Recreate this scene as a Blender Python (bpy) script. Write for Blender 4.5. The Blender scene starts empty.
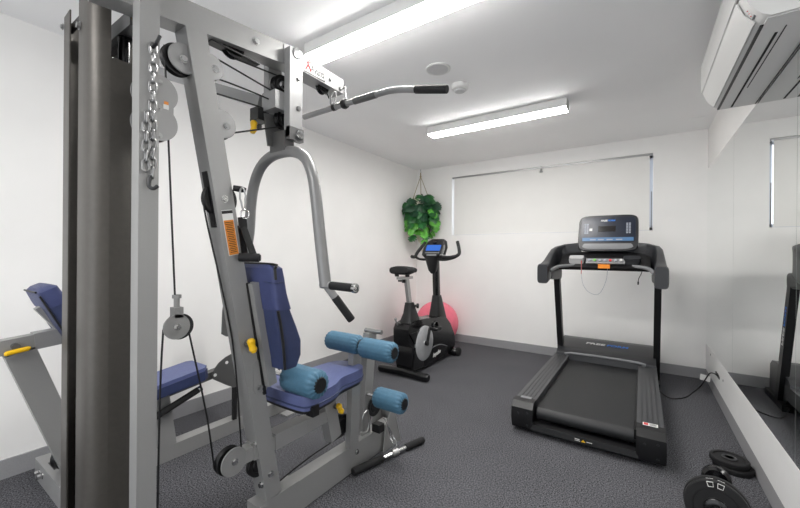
import bpy, bmesh, math, random
from mathutils import Vector, Matrix, Quaternion
PI = math.pi
random.seed(7)
scn = bpy.context.scene
col = scn.collection

# ------------------------------------------------------------ materials
def lin(c):
    c = c / 255.0
    return c / 12.92 if c <= .04045 else ((c + .055) / 1.055) ** 2.4
def rgb(r, g, b): return (lin(r), lin(g), lin(b), 1)
def mat(name, c, rough=.5, metal=0., noise=0., nscale=200., bump=0., bscale=None, spec=.5, coat=0., aniso=None):
    m = bpy.data.materials.new(name); m.use_nodes = True
    nt = m.node_tree; b = nt.nodes['Principled BSDF']
    b.inputs['Roughness'].default_value = rough; b.inputs['Metallic'].default_value = metal
    b.inputs['Specular IOR Level'].default_value = spec
    b.inputs['Coat Weight'].default_value = coat
    tc = nt.nodes.new('ShaderNodeTexCoord')
    n = nt.nodes.new('ShaderNodeTexNoise'); n.inputs['Scale'].default_value = nscale; n.inputs['Detail'].default_value = 3
    nt.links.new(tc.outputs['Object'], n.inputs['Vector'])
    mx = nt.nodes.new('ShaderNodeMix'); mx.data_type = 'RGBA'
    cc = rgb(*c)
    mx.inputs[6].default_value = tuple(v * (1 - noise) for v in cc[:3]) + (1,)
    mx.inputs[7].default_value = tuple(min(1, v * (1 + noise)) for v in cc[:3]) + (1,)
    mr = nt.nodes.new('ShaderNodeMapRange'); mr.inputs[1].default_value = .35; mr.inputs[2].default_value = .65
    nt.links.new(n.outputs['Fac'], mr.inputs[0]); nt.links.new(mr.outputs[0], mx.inputs[0])
    nt.links.new(mx.outputs[2], b.inputs['Base Color'])
    if bump:
        n2 = n
        if bscale:
            n2 = nt.nodes.new('ShaderNodeTexNoise'); n2.inputs['Scale'].default_value = bscale; n2.inputs['Detail'].default_value = 3
            nt.links.new(tc.outputs['Object'], n2.inputs['Vector'])
        bp = nt.nodes.new('ShaderNodeBump'); bp.inputs['Strength'].default_value = bump; bp.inputs['Distance'].default_value = .004
        nt.links.new(n2.outputs['Fac'], bp.inputs['Height']); nt.links.new(bp.outputs[0], b.inputs['Normal'])
    return m
def emit(name, c, s):
    m = bpy.data.materials.new(name); m.use_nodes = True
    nt = m.node_tree; nt.nodes.clear()
    e = nt.nodes.new('ShaderNodeEmission'); o = nt.nodes.new('ShaderNodeOutputMaterial')
    e.inputs[0].default_value = rgb(*c); e.inputs[1].default_value = s
    nt.links.new(e.outputs[0], o.inputs[0]); return m

M = {}
M['wall'] = mat('wall_paint', (243, 242, 240), .7, noise=.015, nscale=3, bump=.05, bscale=90)
M['ceil'] = mat('ceiling_paint', (247, 247, 247), .8, noise=.01, nscale=2)
M['board'] = mat('white_board', (240, 240, 239), .35, noise=.015, nscale=5)
M['skirt'] = mat('grey_skirting', (150, 150, 152), .6, noise=.05, nscale=300)
M['mirror'] = mat('mirror_glass', (248, 250, 249), .0, 1.)
M['seam'] = mat('mirror_seam', (130, 135, 133), .3)
M['silver'] = mat('silver_grey_paint', (150, 150, 149), .38, .25, noise=.03, nscale=700)
M['arm'] = mat('press_arm_paint', (130, 130, 130), .38, .3, noise=.02, nscale=600)
M['silver_l'] = mat('pale_silver_paint', (152, 152, 152), .4, .25, noise=.02, nscale=600)
M['silver_d'] = mat('dark_silver_paint', (96, 96, 96), .4, .35, noise=.03, nscale=600)
M['shroud'] = mat('brown_grey_steel', (84, 81, 77), .42, .45, noise=.04, nscale=60)
M['chrome'] = mat('chrome', (205, 205, 205), .15, 1.)
M['galv'] = mat('galvanised_steel', (150, 150, 150), .3, .9)
M['bar'] = mat('satin_bar_steel', (150, 150, 150), .35, .6)
M['steel'] = mat('brushed_steel', (170, 170, 170), .3, .9)
M['black'] = mat('black_plastic', (13, 13, 15), .42, noise=.1, nscale=300)
M['blackg'] = mat('black_gloss', (10, 10, 12), .2)
M['rubber'] = mat('black_rubber', (17, 17, 19), .75, noise=.2, nscale=400, bump=.2)
M['dgrey'] = mat('dark_grey_plastic', (38, 39, 42), .38, noise=.05, nscale=300)
M['mgrey'] = mat('mid_grey_plastic', (120, 121, 123), .45, noise=.05, nscale=300)
M['navy'] = mat('navy_blue_vinyl', (46, 56, 92), .5, noise=.06, nscale=40, bump=.25, bscale=500)
M['navy2'] = mat('dark_slate_blue_vinyl', (58, 66, 108), .5, noise=.05, nscale=30, bump=.2, bscale=600)
M['purple'] = mat('slate_blue_vinyl', (86, 95, 138), .45, noise=.04, nscale=30, bump=.2, bscale=600)
M['teal'] = mat('teal_blue_cover', (68, 108, 132), .6, noise=.06, nscale=50, bump=.3, bscale=400)
M['yellow'] = mat('yellow_plastic', (240, 190, 20), .4)
M['orange'] = mat('orange_plastic', (240, 140, 20), .45)
M['orange_l'] = mat('orange_label', (225, 140, 50), .5)
M['white'] = mat('white_plastic', (226, 226, 224), .4)
M['white_ac'] = mat('air_conditioner_white', (222, 222, 220), .4)
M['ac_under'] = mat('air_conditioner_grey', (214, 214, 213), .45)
M['grey_t'] = mat('grey_print', (150, 155, 165), .5)
M['blue_t'] = mat('blue_print', (40, 120, 215), .5)
M['red'] = mat('red_print', (205, 50, 55), .5)
M['red_c'] = mat('red_cord', (205, 70, 50), .6)
M['pink'] = mat('pink_vinyl', (238, 118, 138), .5, noise=.03, nscale=20)
M['tray'] = mat('pale_grey_tray', (170, 170, 170), .4)
M['screen'] = mat('dark_blue_panel', (22, 30, 46), .3)
M['lcd_dark'] = mat('dark_display', (32, 30, 30), .15)
M['lcd'] = emit('lit_blue_display', (60, 105, 190), .8)
M['rope'] = mat('jute_rope', (160, 146, 120), .9, noise=.2, nscale=300)
M['cream'] = mat('cream_cotton', (216, 208, 192), .9, noise=.06, nscale=200, bump=.5, bscale=150)
M['belt'] = mat('treadmill_belt', (26, 27, 29), .5, noise=.12, nscale=350, bump=.1)
M['rail'] = mat('ribbed_rail', (66, 67, 69), .45, noise=.04, nscale=200)
M['blind'] = mat('blind_fabric', (236, 235, 232), .85, noise=.01, nscale=4)
M['alu'] = mat('window_aluminium', (200, 205, 215), .35, .3)
WORLD, LAMP = 1.25, 36
M['diff'] = emit('lit_diffuser', (255, 253, 250), LAMP)
M['grille'] = mat('speaker_grille', (200, 200, 200), .6, noise=.25, nscale=900)
M['disc'] = mat('flywheel_grey', (176, 178, 180), .35, .2, noise=.06, nscale=20)

def glass():
    m = bpy.data.materials.new('window_glass'); m.use_nodes = True
    b = m.node_tree.nodes['Principled BSDF']
    b.inputs['Base Color'].default_value = (.95, .97, 1, 1); b.inputs['Roughness'].default_value = .02
    b.inputs['Transmission Weight'].default_value = 1; b.inputs['IOR'].default_value = 1.05
    return m
M['glass'] = glass()

def floor_mat():
    m = bpy.data.materials.new('speckled_grey_carpet'); m.use_nodes = True
    nt = m.node_tree; b = nt.nodes['Principled BSDF']; b.inputs['Roughness'].default_value = .92
    b.inputs['Specular IOR Level'].default_value = .2
    tc = nt.nodes.new('ShaderNodeTexCoord')
    n = nt.nodes.new('ShaderNodeTexNoise'); n.inputs['Scale'].default_value = 150; n.inputs['Detail'].default_value = 4; n.inputs['Roughness'].default_value = .7
    n2 = nt.nodes.new('ShaderNodeTexNoise'); n2.inputs['Scale'].default_value = 2.2; n2.inputs['Detail'].default_value = 3
    r = nt.nodes.new('ShaderNodeValToRGB')
    r.color_ramp.elements[0].position = .41; r.color_ramp.elements[0].color = rgb(34, 34, 37)
    r.color_ramp.elements[1].position = .60; r.color_ramp.elements[1].color = rgb(116, 116, 121)
    mx = nt.nodes.new('ShaderNodeMix'); mx.data_type = 'RGBA'; mx.blend_type = 'MULTIPLY'; mx.inputs[0].default_value = 1
    r2 = nt.nodes.new('ShaderNodeValToRGB')
    r2.color_ramp.elements[0].position = .3; r2.color_ramp.elements[0].color = (.86, .86, .86, 1)
    r2.color_ramp.elements[1].position = .7; r2.color_ramp.elements[1].color = (1, 1, 1, 1)
    L = nt.links.new
    L(tc.outputs['Object'], n.inputs['Vector']); L(tc.outputs['Object'], n2.inputs['Vector'])
    L(n.outputs['Fac'], r.inputs[0]); L(n2.outputs['Fac'], r2.inputs[0])
    L(r.outputs[0], mx.inputs[6]); L(r2.outputs[0], mx.inputs[7]); L(mx.outputs[2], b.inputs['Base Color'])
    bp = nt.nodes.new('ShaderNodeBump'); bp.inputs['Strength'].default_value = .22; bp.inputs['Distance'].default_value = .004
    L(n.outputs['Fac'], bp.inputs['Height']); L(bp.outputs[0], b.inputs['Normal'])
    return m
M['floor'] = floor_mat()

def leaf_mat(name, c):
    m = mat(name, c, .45, noise=.35, nscale=14)
    return m
M['leaf_d'] = leaf_mat('dark_green_leaf', (22, 66, 40))
M['leaf_m'] = leaf_mat('mid_green_leaf', (34, 98, 44))
M['leaf_l'] = leaf_mat('bright_green_leaf', (92, 168, 62))

# ------------------------------------------------------------ mesh builder
def V(*a): return Vector(a if len(a) > 1 else a[0])
def frame(d, side=None):
    d = d.normalized()
    s = Vector(side) if side is not None else (Vector((0, 0, 1)) if abs(d.z) < .9 else Vector((1, 0, 0)))
    s = (s - d * s.dot(d))
    if s.length < 1e-5:
        s = Vector((0, 1, 0)) - d * d.y
    s.normalize()
    return d, s, d.cross(s).normalized()
def smooth_pts(pts, n=6):
    P = [Vector(p) for p in pts]
    if len(P) < 3: return P
    out = []
    for i in range(len(P) - 1):
        p0 = P[max(i - 1, 0)]; p1 = P[i]; p2 = P[i + 1]; p3 = P[min(i + 2, len(P) - 1)]
        for k in range(n):
            t = k / n
            out.append(.5 * ((2 * p1) + (p2 - p0) * t + (2 * p0 - 5 * p1 + 4 * p2 - p3) * t * t + (3 * p1 - p0 - 3 * p2 + p3) * t ** 3))
    out.append(P[-1]); return out

class MB:
    def __init__(s): s.bm = bmesh.new(); s.mi = 0; s.mats = []
    def use(s, m):
        if m not in s.mats: s.mats.append(m)
        s.mi = s.mats.index(m); return s
    def _merge(s, b, bev=0, seg=2, flat=False):
        if bev > 0:
            es = [e for e in b.edges if len(e.link_faces) == 2 and e.calc_face_angle(0) > .5]
            bmesh.ops.bevel(b, geom=es, offset=bev, segments=seg, profile=.5, affect='EDGES', clamp_overlap=True)
        bmesh.ops.recalc_face_normals(b, faces=b.faces)
        vs = [s.bm.verts.new(v.co) for v in b.verts]
        b.verts.index_update()
        for f in b.faces:
            try:
                nf = s.bm.faces.new([vs[v.index] for v in f.verts]); nf.material_index = s.mi
            except ValueError: pass
        b.free(); return s
    def box(s, a, c, bev=.002, seg=2):
        x0, x1 = sorted((a[0], c[0])); y0, y1 = sorted((a[1], c[1])); z0, z1 = sorted((a[2], c[2]))
        b = bmesh.new()
        vs = [b.verts.new((x, y, z)) for x in (x0, x1) for y in (y0, y1) for z in (z0, z1)]
        for q in ((0, 1, 3, 2), (4, 6, 7, 5), (0, 4, 5, 1), (2, 3, 7, 6), (0, 2, 6, 4), (1, 5, 7, 3)):
            b.faces.new([vs[i] for i in q])
        return s._merge(b, min(bev, .45 * min(x1 - x0, y1 - y0, z1 - z0)), seg)
    def beam(s, p, q, w, h, side=(1, 0, 0), bev=.004, w2=None, h2=None):
        p, q = Vector(p), Vector(q); d, u, v = frame(q - p, side)
        w2 = w if w2 is None else w2; h2 = h if h2 is None else h2
        b = bmesh.new(); L = []
        for c, ww, hh in ((p, w, h), (q, w2, h2)):
            L.append([b.verts.new(c + u * (sx * ww / 2) + v * (sy * hh / 2)) for sx, sy in ((-1, -1), (1, -1), (1, 1), (-1, 1))])
        for i in range(4):
            b.faces.new((L[0][i], L[0][(i + 1) % 4], L[1][(i + 1) % 4], L[1][i]))
        b.faces.new(L[0]); b.faces.new(L[1][::-1])
        return s._merge(b, min(bev, .4 * min(w, h, w2, h2)))
    def loft(s, loops, cap=True, closed=False, bev=0):
        b = bmesh.new(); R = [[b.verts.new(Vector(p)) for p in l] for l in loops]; n = len(loops[0])
        for i in range(len(R) - (0 if closed else 1)):
            A, B = R[i], R[(i + 1) % len(R)]
            for k in range(n):
                try: b.faces.new((A[k], A[(k + 1) % n], B[(k + 1) % n], B[k]))
                except ValueError: pass
        if cap and not closed:
            for l in (R[0], R[-1]):
                try: b.faces.new(l)
                except ValueError: pass
        return s._merge(b, bev)
    def cyl(s, p, q, r, r2=None, n=20, bev=.0):
        p, q = Vector(p), Vector(q); d, u, v = frame(q - p); r2 = r if r2 is None else r2
        L = [[c + (u * math.cos(2 * PI * k / n) + v * math.sin(2 * PI * k / n)) * rr for k in range(n)] for c, rr in ((p, r), (q, r2))]
        return s.loft(L, bev=bev)
    def lathe(s, p, d, prof, n=24, side=None, wob=None):
        p = Vector(p); d, u, v = frame(Vector(d), side)
        L = []
        for j, (t, r) in enumerate(prof):
            L.append([p + d * t + (u * math.cos(2 * PI * k / n) + v * math.sin(2 * PI * k / n)) * (max(r, .0004) * (1 + (wob(j, 2 * PI * k / n) if wob else 0))) for k in range(n)])
        return s.loft(L)
    def tube(s, pts, r, n=12, sm=0, closed=False, rx=None, side=None):
        P = smooth_pts(pts, sm) if sm else [Vector(p) for p in pts]
        m = len(P); T = []
        for i in range(m):
            a = P[i - 1] if (i or closed) else P[i]; c = P[(i + 1) % m] if (i < m - 1 or closed) else P[i]
            T.append((c - a).normalized())
        d, u, v = frame(T[0], side); L = []
        for i in range(m):
            u = (u - T[i] * u.dot(T[i])).normalized(); v = T[i].cross(u)
            ri = r[min(int(i * len(r) / m), len(r) - 1)] if isinstance(r, (list, tuple)) else r
            ra = ri if rx is None else rx
            L.append([P[i] + u * math.cos(2 * PI * k / n) * ra + v * math.sin(2 * PI * k / n) * ri for k in range(n)])
        return s.loft(L, closed=closed)
    def prism(s, poly, axis, a, b_, bev=.002, seg=2):
        def P(u, v, w):
            return {'x': (w, u, v), 'y': (u, w, v), 'z': (u, v, w)}[axis]
        b = bmesh.new()
        A = [b.verts.new(P(u, v, a)) for u, v in poly]; B = [b.verts.new(P(u, v, b_)) for u, v in poly]; n = len(poly)
        for i in range(n): b.faces.new((A[i], A[(i + 1) % n], B[(i + 1) % n], B[i]))
        b.faces.new(A); b.faces.new(B[::-1])
        return s._merge(b, bev, seg)
    def sup(s, secs, n=28):
        """secs: (centre, u, v, a, b, exponent)"""
        L = []
        for c, u, v, a, bb, e in secs:
            c, u, v = Vector(c), Vector(u).normalized(), Vector(v).normalized(); l = []
            for k in range(n):
                t = 2 * PI * k / n; ct, st = math.cos(t), math.sin(t)
                l.append(c + u * (math.copysign(abs(ct) ** (2 / e), ct) * a) + v * (math.copysign(abs(st) ** (2 / e), st) * bb))
            L.append(l)
        return s.loft(L)
    def sphere(s, c, r, sx=1, sy=1, sz=1, n=20):
        b = bmesh.new(); bmesh.ops.create_uvsphere(b, u_segments=n, v_segments=n // 2 + 2, radius=r)
        for v in b.verts: v.co = Vector((v.co.x * sx, v.co.y * sy, v.co.z * sz)) + Vector(c)
        return s._merge(b)
    def quad(s, pts):
        b = bmesh.new(); b.faces.new([b.verts.new(p) for p in pts]); return s._merge(b)
    def sheet(s, plan, z0, z1, t=.004):
        """curved upright sheet: plan polyline (x,y) thickened"""
        P = [Vector((x, y, 0)) for x, y in plan]; O = []
        for i, p in enumerate(P):
            a = P[max(i - 1, 0)]; c = P[min(i + 1, len(P) - 1)]; d = (c - a).normalized()
            O.append(p + Vector((-d.y, d.x, 0)) * t)
        poly = [(p.x, p.y) for p in P] + [(p.x, p.y) for p in reversed(O)]
        return s.prism(poly, 'z', z0, z1, bev=.0008, seg=1)

def root_of(o):
    while o.parent: o = o.parent
    return o
ORG = {}
def finish(name, mb, m, parent=None, loc=None, ang=.6):
    me = bpy.data.meshes.new(name)
    bm = mb.bm; bm.normal_update()
    for e in bm.edges:
        e.smooth = not (len(e.link_faces) == 2 and e.calc_face_angle(0) > ang)
    for f in bm.faces: f.smooth = True
    if parent is not None: org = ORG[root_of(parent).name]
    else: org = Vector(loc) if loc is not None else Vector((0, 0, 0))
    bmesh.ops.translate(bm, verts=bm.verts, vec=-org)
    bm.to_mesh(me); bm.free()
    if mb.mats:
        for mm in mb.mats: me.materials.append(mm)
    else: me.materials.append(m)
    o = bpy.data.objects.new(name, me); col.objects.link(o)
    if parent is not None: o.parent = parent
    else: o.location = org; ORG[o.name] = org
    return o
def thing(name, label, cat, loc, group=None):
    o = bpy.data.objects.new(name, None); col.objects.link(o); o.empty_display_size = .1
    o.location = loc; ORG[o.name] = Vector(loc)
    o['label'] = label; o['category'] = cat
    if group: o['group'] = group
    return o
def tag(o, label, cat, group=None):
    o['label'] = label; o['category'] = cat
    if group: o['group'] = group
    return o
def struct(name, mb, m):
    o = finish(name, mb, m); o['kind'] = 'structure'; return o
def copy_tree(o, parent=None):
    c = o.copy(); col.objects.link(c); c.parent = parent
    for ch in list(o.children): copy_tree(ch, c)
    return c
def text(name, s, size, m, parent, loc, ux, uy, ext=.0006, shear=0, width=None):
    """lettering as mesh, origin centre; ux = reading direction, uy = up"""
    cu = bpy.data.curves.new(name, 'FONT'); cu.body = s; cu.size = size; cu.extrude = ext
    cu.align_x = 'CENTER'; cu.align_y = 'CENTER'; cu.shear = shear
    cu.offset = size * .025
    t = bpy.data.objects.new(name + '_tmp', cu); col.objects.link(t)
    bpy.context.view_layer.update()
    me = bpy.data.meshes.new_from_object(t.evaluated_get(bpy.context.evaluated_depsgraph_get()))
    bpy.data.objects.remove(t)
    ux = Vector(ux).normalized(); uy = Vector(uy).normalized(); uz = ux.cross(uy)
    if width:
        w = max(v.co.x for v in me.vertices) - min(v.co.x for v in me.vertices); k = width / w
    else: k = 1
    org = ORG[root_of(parent).name]
    for v in me.vertices:
        v.co = Vector(loc) - org + ux * v.co.x * k + uy * v.co.y + uz * v.co.z
    me.materials.clear(); me.materials.append(m)
    o = bpy.data.objects.new(name, me); col.objects.link(o); o.parent = parent; return o

X, Y, Z = Vector((1, 0, 0)), Vector((0, 1, 0)), Vector((0, 0, 1))
# ------------------------------------------------------------ camera
f_px, yaw, roll, H = 360.6, .591, .0076, 1.1767
fw = Vector((-math.sin(yaw), math.cos(yaw), 0)); rr = Vector((math.cos(yaw), math.sin(yaw), 0)); uu = Vector((0, 0, 1))
r2 = math.cos(roll) * rr + math.sin(roll) * uu; u2 = -math.sin(roll) * rr + math.cos(roll) * uu
cam = bpy.data.cameras.new('camera'); co = bpy.data.objects.new('camera', cam); col.objects.link(co)
cam.sensor_width = 36; cam.lens = 36 * f_px / 800; cam.clip_start = .02
mw = Matrix.Identity(4)
for i in range(3): mw[i][0] = r2[i]; mw[i][1] = u2[i]; mw[i][2] = -fw[i]
mw.translation = Vector((0, 0, H)); co.matrix_world = mw
scn.camera = co

# ------------------------------------------------------------ room
XL, XR, YB, YF, HC = -2.737, .52, 4.51, -1.6, 2.4
b = MB().box((XL - .1, YF - .1, -.1), (XR + .12, YB + .2, 0), 0); struct('floor', b, M['floor'])
b = MB().box((XL - .1, YF - .1, HC), (XR + .12, YB + .2, HC + .1), 0); struct('ceiling', b, M['ceil'])
b = MB().box((XL - .1, YF - .1, 0), (XL, YB + .2, HC), 0); struct('wall_left', b, M['wall'])
b = MB().box((XR + .001, YF - .1, 0), (XR + .12, YB + .2, HC), 0); struct('wall_right', b, M['wall'])
WX0, WX1, WZ0, WZ1 = -2.175, .09, 1.44, 2.235
b = MB()
b.box((XL, YB, 0), (XR, YB + .16, WZ0), 0).box((XL, YB, WZ1), (XR, YB + .16, HC), 0)
b.box((XL, YB, WZ0), (WX0, YB + .16, WZ1), 0).box((WX1, YB, WZ0), (XR, YB + .16, WZ1), 0)
struct('wall_back', b, M['wall'])
b = MB().box((XL, YF - .1, 2.2), (XR, YF, HC), 0).box((XL, YF - .1, 0), (XL + .25, YF, 2.2), 0).box((XR - .25, YF - .1, 0), (XR, YF, 2.2), 0)
struct('wall_front', b, M['wall'])   # wide opening behind the camera, unseen, added to let in fill light
# skirting
b = MB().box((XL, YF, 0), (XL + .012, YB, .098), .002); struct('baseboard_left', b, M['skirt'])
b = MB().box((XL + .012, YB - .012, 0), (XR - .006, YB, .098), .002); struct('baseboard_back', b, M['skirt'])
b = MB().box((XR - .005, YF + .002, 0), (XR + .001, YB - .001, .0995), .001); struct('baseboard_right', b, M['skirt'])
# white board under the mirror (far end notched around a cable hole)
b = MB().box((XR - .005, YF + .01, .1005), (XR + .001, YB - .002, .343), .001); struct('trim_1', b, M['board'])
# window
w = MB()
for a, c in (((WX0, WZ0), (WX1, WZ0 + .035)), ((WX0, WZ1 - .035), (WX1, WZ1)), ((WX0, WZ0), (WX0 + .035, WZ1)), ((WX1 - .035, WZ0), (WX1, WZ1)), (((WX0 + WX1) / 2 - .02, WZ0), ((WX0 + WX1) / 2 + .02, WZ1))):
    w.box((a[0], YB + .10, a[1]), (c[0], YB + .14, c[1]), .002)
w = finish('window_1', w, M['alu']); w['kind'] = 'structure'
g = MB().box((WX0 + .03, YB + .118, WZ0 + .03), (WX1 - .03, YB + .122, WZ1 - .03), 0); finish('window_pane', g, M['glass'], w)

# ------------------------------------------------------------ blind
bl = thing('roller_blind', 'closed white roller blind filling the long high window', 'blind', (-1.04, YB + .03, WZ0))
finish('blind_fabric', MB().box((WX0 + .03, YB + .012, WZ0 + .012), (WX1 - .028, YB + .0135, WZ1 - .02), 0), M['blind'], bl)
finish('bottom_rail', MB().box((WX0 + .03, YB + .006, WZ0 + .004), (WX1 - .028, YB + .018, WZ0 + .018), .003), M['blind'], bl)
finish('head_rail', MB().box((WX0 + .004, YB + .004, WZ1 - .022), (WX1 - .004, YB + .04, WZ1 - .002), .003), M['steel'], bl)
b = MB().box((-1.01, YB - .014, 2.2), (-.996, YB + .006, 2.235), .003).cyl((-1.003, YB - .02, 2.172), (-1.003, YB - .006, 2.196), .014, n=14).sphere((-1.003, YB - .012, 2.168), .022, 1, .6, .4)
finish('blind_stop', b, M['steel'], bl)
b = MB()
finish('dark_gap_strip', b.box((WX1 - .016, YB + .01, WZ0 + .03), (WX1 - .008, YB + .022, WZ0 + .4), .001), M['mgrey'], bl)  # dark outdoors and reflection in the lower gap, put into a grey strip

# ------------------------------------------------------------ mirrors
for i, (y0, y1, lab) in enumerate(((3.3065, YB - .004, 'narrow frameless wall mirror panel reaching into the back corner'),
                                   (2.0935, 3.3035, 'frameless wall mirror panel reflecting the treadmill and window'),
                                   (.85, 2.0905, 'frameless wall mirror panel nearest the camera, at the right edge'))):
    o = finish('wall_mirror', MB().box((XR - .004, y0, .3455), (XR + .001, y1, 2.012), .0008, 1), M['mirror'], loc=(XR, (y0 + y1) / 2, .3455))
    tag(o, lab, 'mirror', 'mirror panels on the right wall')
for i, y in enumerate((3.305, 2.092, .848)):
    b = MB().box((XR - .003, y - .0013, .3455), (XR + .001, y + .0013, 2.012), 0)
    struct('trim_%d' % (i + 2), b, M['seam'])

# ------------------------------------------------------------ ceiling lights
def ceiling_light():
    t = thing('ceiling_light', 'lit linear batten light nearer the back wall, beyond the ceiling vent', 'ceiling light', (-1.105, 3.08, HC), 'linear batten lights on the ceiling')
    y0, y1, x0, x1 = 3.02, 3.145, -1.72, -.49
    finish('housing', MB().box((x0, y0, HC - .069), (x1, y1, HC - .005), .003).box((x0 + .01, y0 + .01, HC - .005), (x1 - .01, y1 - .01, HC - .0005), 0), M['white'], t)
    finish('diffuser', MB().box((x0 + .006, y0 + .004, HC - .078), (x1 - .006, y1 - .004, HC - .069), .004), M['diff'], t)
    for x in (x0, x1 - .006):
        finish('end_cap', MB().box((x, y0 - .001, HC - .08), (x + .006, y1 + .001, HC - .001), .001), M['white'], t)
    return t
cl = ceiling_light()
c2 = copy_tree(cl); c2.location = (-1.02, 1.485, HC); c2['label'] = 'large bright batten light overhead behind the lat pulldown arm'
c3 = copy_tree(cl); c3.location = (-1.02, -.75, HC); c3['label'] = 'added batten light behind the camera, unseen, for fill light'  # extra unseen batten, added only to fill the room with light

t = thing('ceiling_speaker', 'flush round white ceiling speaker grille between the two lights', 'speaker', (-1.126, 2.112, HC))
finish('trim_ring', MB().lathe((-1.126, 2.112, HC), -Z, [(0, .001), (0, .082), (.004, .082), (.007, .074), (.004, .068), (.003, .001)], 40), M['white'], t)
finish('grille', MB().lathe((-1.126, 2.112, HC - .003), -Z, [(0, .066), (.003, .066), (.003, .001)], 32), M['grille'], t)
t = thing('smoke_detector', 'small white round smoke detector on the ceiling at the bar tip', 'smoke detector', (-1.10, 2.40, HC))
finish('detector_base', MB().lathe((-1.10, 2.40, HC), -Z, [(0, .001), (0, .062), (.028, .06), (.036, .052), (.036, .001)], 32), M['white'], t)
finish('sensor_lens', MB().lathe((-1.10, 2.40, HC - .036), -Z, [(0, .042), (.012, .036), (.016, .02), (.017, .001)], 28), M['grille'], t)
o = finish('access_panel', MB().box((.35, 4.08, HC - .004), (.45, 4.2, HC + .001), .001), M['ceil'], loc=(.4, 4.14, HC))
tag(o, 'small square access panel flush in the ceiling corner by mirror', 'ceiling panel')

# ------------------------------------------------------------ air conditioner
t = thing('air_conditioner', 'white split system air conditioner above the mirror', 'air conditioner', (XR, 2.25, 2.02))
y0, y1 = 1.76, 2.745
prof = [(XR, 2.022), (.37, 2.02), (.345, 2.034), (.315, 2.07), (.296, 2.12), (.288, 2.2), (.288, 2.29), (.3, 2.325), (.335, 2.345), (XR, 2.345)]
finish('casing', MB().prism(prof, 'y', y0, y1, .006, 3), M['white_ac'], t)
fp = MB()
fp.prism([(.3405, 2.035), (.3085, 2.074), (.2905, 2.122), (.2865, 2.122), (.3045, 2.072), (.3365, 2.032)], 'y', y0 + .06, y1 - .03, .0008, 1)
finish('front_flap', fp, M['white_ac'], t)
fp = MB().prism([(.2885, 2.13), (.2835, 2.132), (.2815, 2.2), (.2815, 2.285), (.293, 2.322), (.296, 2.32), (.2885, 2.285)], 'y', y0 + .001, y1 - .001, .0015, 2)
finish('front_cover', fp, M['white_ac'], t)
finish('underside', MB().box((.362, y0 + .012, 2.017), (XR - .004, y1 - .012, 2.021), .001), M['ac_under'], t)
finish('air_slot', MB().box((.352, y0 + .06, 2.0155), (.362, y1 - .02, 2.021), .001), M['black'], t)
b = MB().box((.408, y0 + .14, 2.0150), (.416, y1 - .03, 2.0175), .0005).box((.428, y0 + .1, 2.0150), (.431, y1 - .3, 2.0175), .0005)
finish('louvre', b, M['rubber'], t)
finish('drain_edge', MB().box((.509, y0 + .02, 2.0155), (.514, y1 - .02, 2.0175), .0004), M['dgrey'], t)
b = MB()
for k in range(3): b.sphere((.3125 + .006 * k, y0 + .03 + .006 * k, 2.069 - .008 * k), .002, n=8)
finish('indicator_light', b, M['red'], t)
finish('control_window', MB().box((.330, y0 + .03, 2.044), (.336, y0 + .055, 2.052), .001), M['mgrey'], t)

# ------------------------------------------------------------ helpers for hardware
def bolt(p, d, r=.009, h=.007, b=None):
    b = b or MB(); p, d = Vector(p), Vector(d).normalized()
    b.cyl(p, p + d * .0015, r * 1.35, n=16); b.cyl(p, p + d * h, r, n=6, bev=.001); return b
def pulley_wheel(c, ax, r, w=.02):
    c, ax = Vector(c), Vector(ax).normalized()
    return MB().lathe(c - ax * w / 2, ax, [(0, .004), (0, r * .55), (w * .12, r * .6), (0, r * .72), (0, r * .98), (w * .12, r), (w * .5, r * .86), (w * .88, r), (w, r * .98), (w, r * .72), (w * .88, r * .6), (w, r * .55), (w, .004)], 36)
def disc(c, ax, r, h=.003, n=40):
    c, ax = Vector(c), Vector(ax).normalized()
    return MB().lathe(c, ax, [(0, .001), (0, r), (h * .6, r), (h, r - h * .4), (h, .001)], n)

# ------------------------------------------------------------ HOME GYM
G = thing('home_gym', 'silver multi station home gym with weight stack tower and blue padding', 'gym machine', (-1.3175, 1.0, 0))
XC = -1.3175
# frame members
finish('base_beam', MB().beam((XC, .9, .075), (XC, 1.84, .075), .07, .14, X), M['silver'], G)
finish('base_sleeve', MB().beam((XC, .894, .075), (XC, 1.10, .075), .076, .148, X), M['silver'], G)
def zy(y0, z0, y1, z1, z): return y0 + (y1 - y0) * (z - z0) / (z1 - z0)
post_b, post_t = (XC, .972, .148), (XC, .635, 1.962)
mp = finish('slanted_post', MB().beam(post_b, post_t, .0742, .072, X, bev=.006), M['silver'], G)
finish('top_beam', MB().beam((XC, .36, 1.955), (XC, 1.09, 2.044), .075, .088, X, bev=.005), M['silver'], G)
finish('tower_post', MB().box((-1.28, .451, 0), (-1.23, .504, 2.14), .005), M['silver'], G)
finish('logo_beam', MB().beam((XC, 1.0, 2.036), (XC, 1.37, 2.030), .085, .072, X, bev=.004), M['silver_l'], G)
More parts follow.
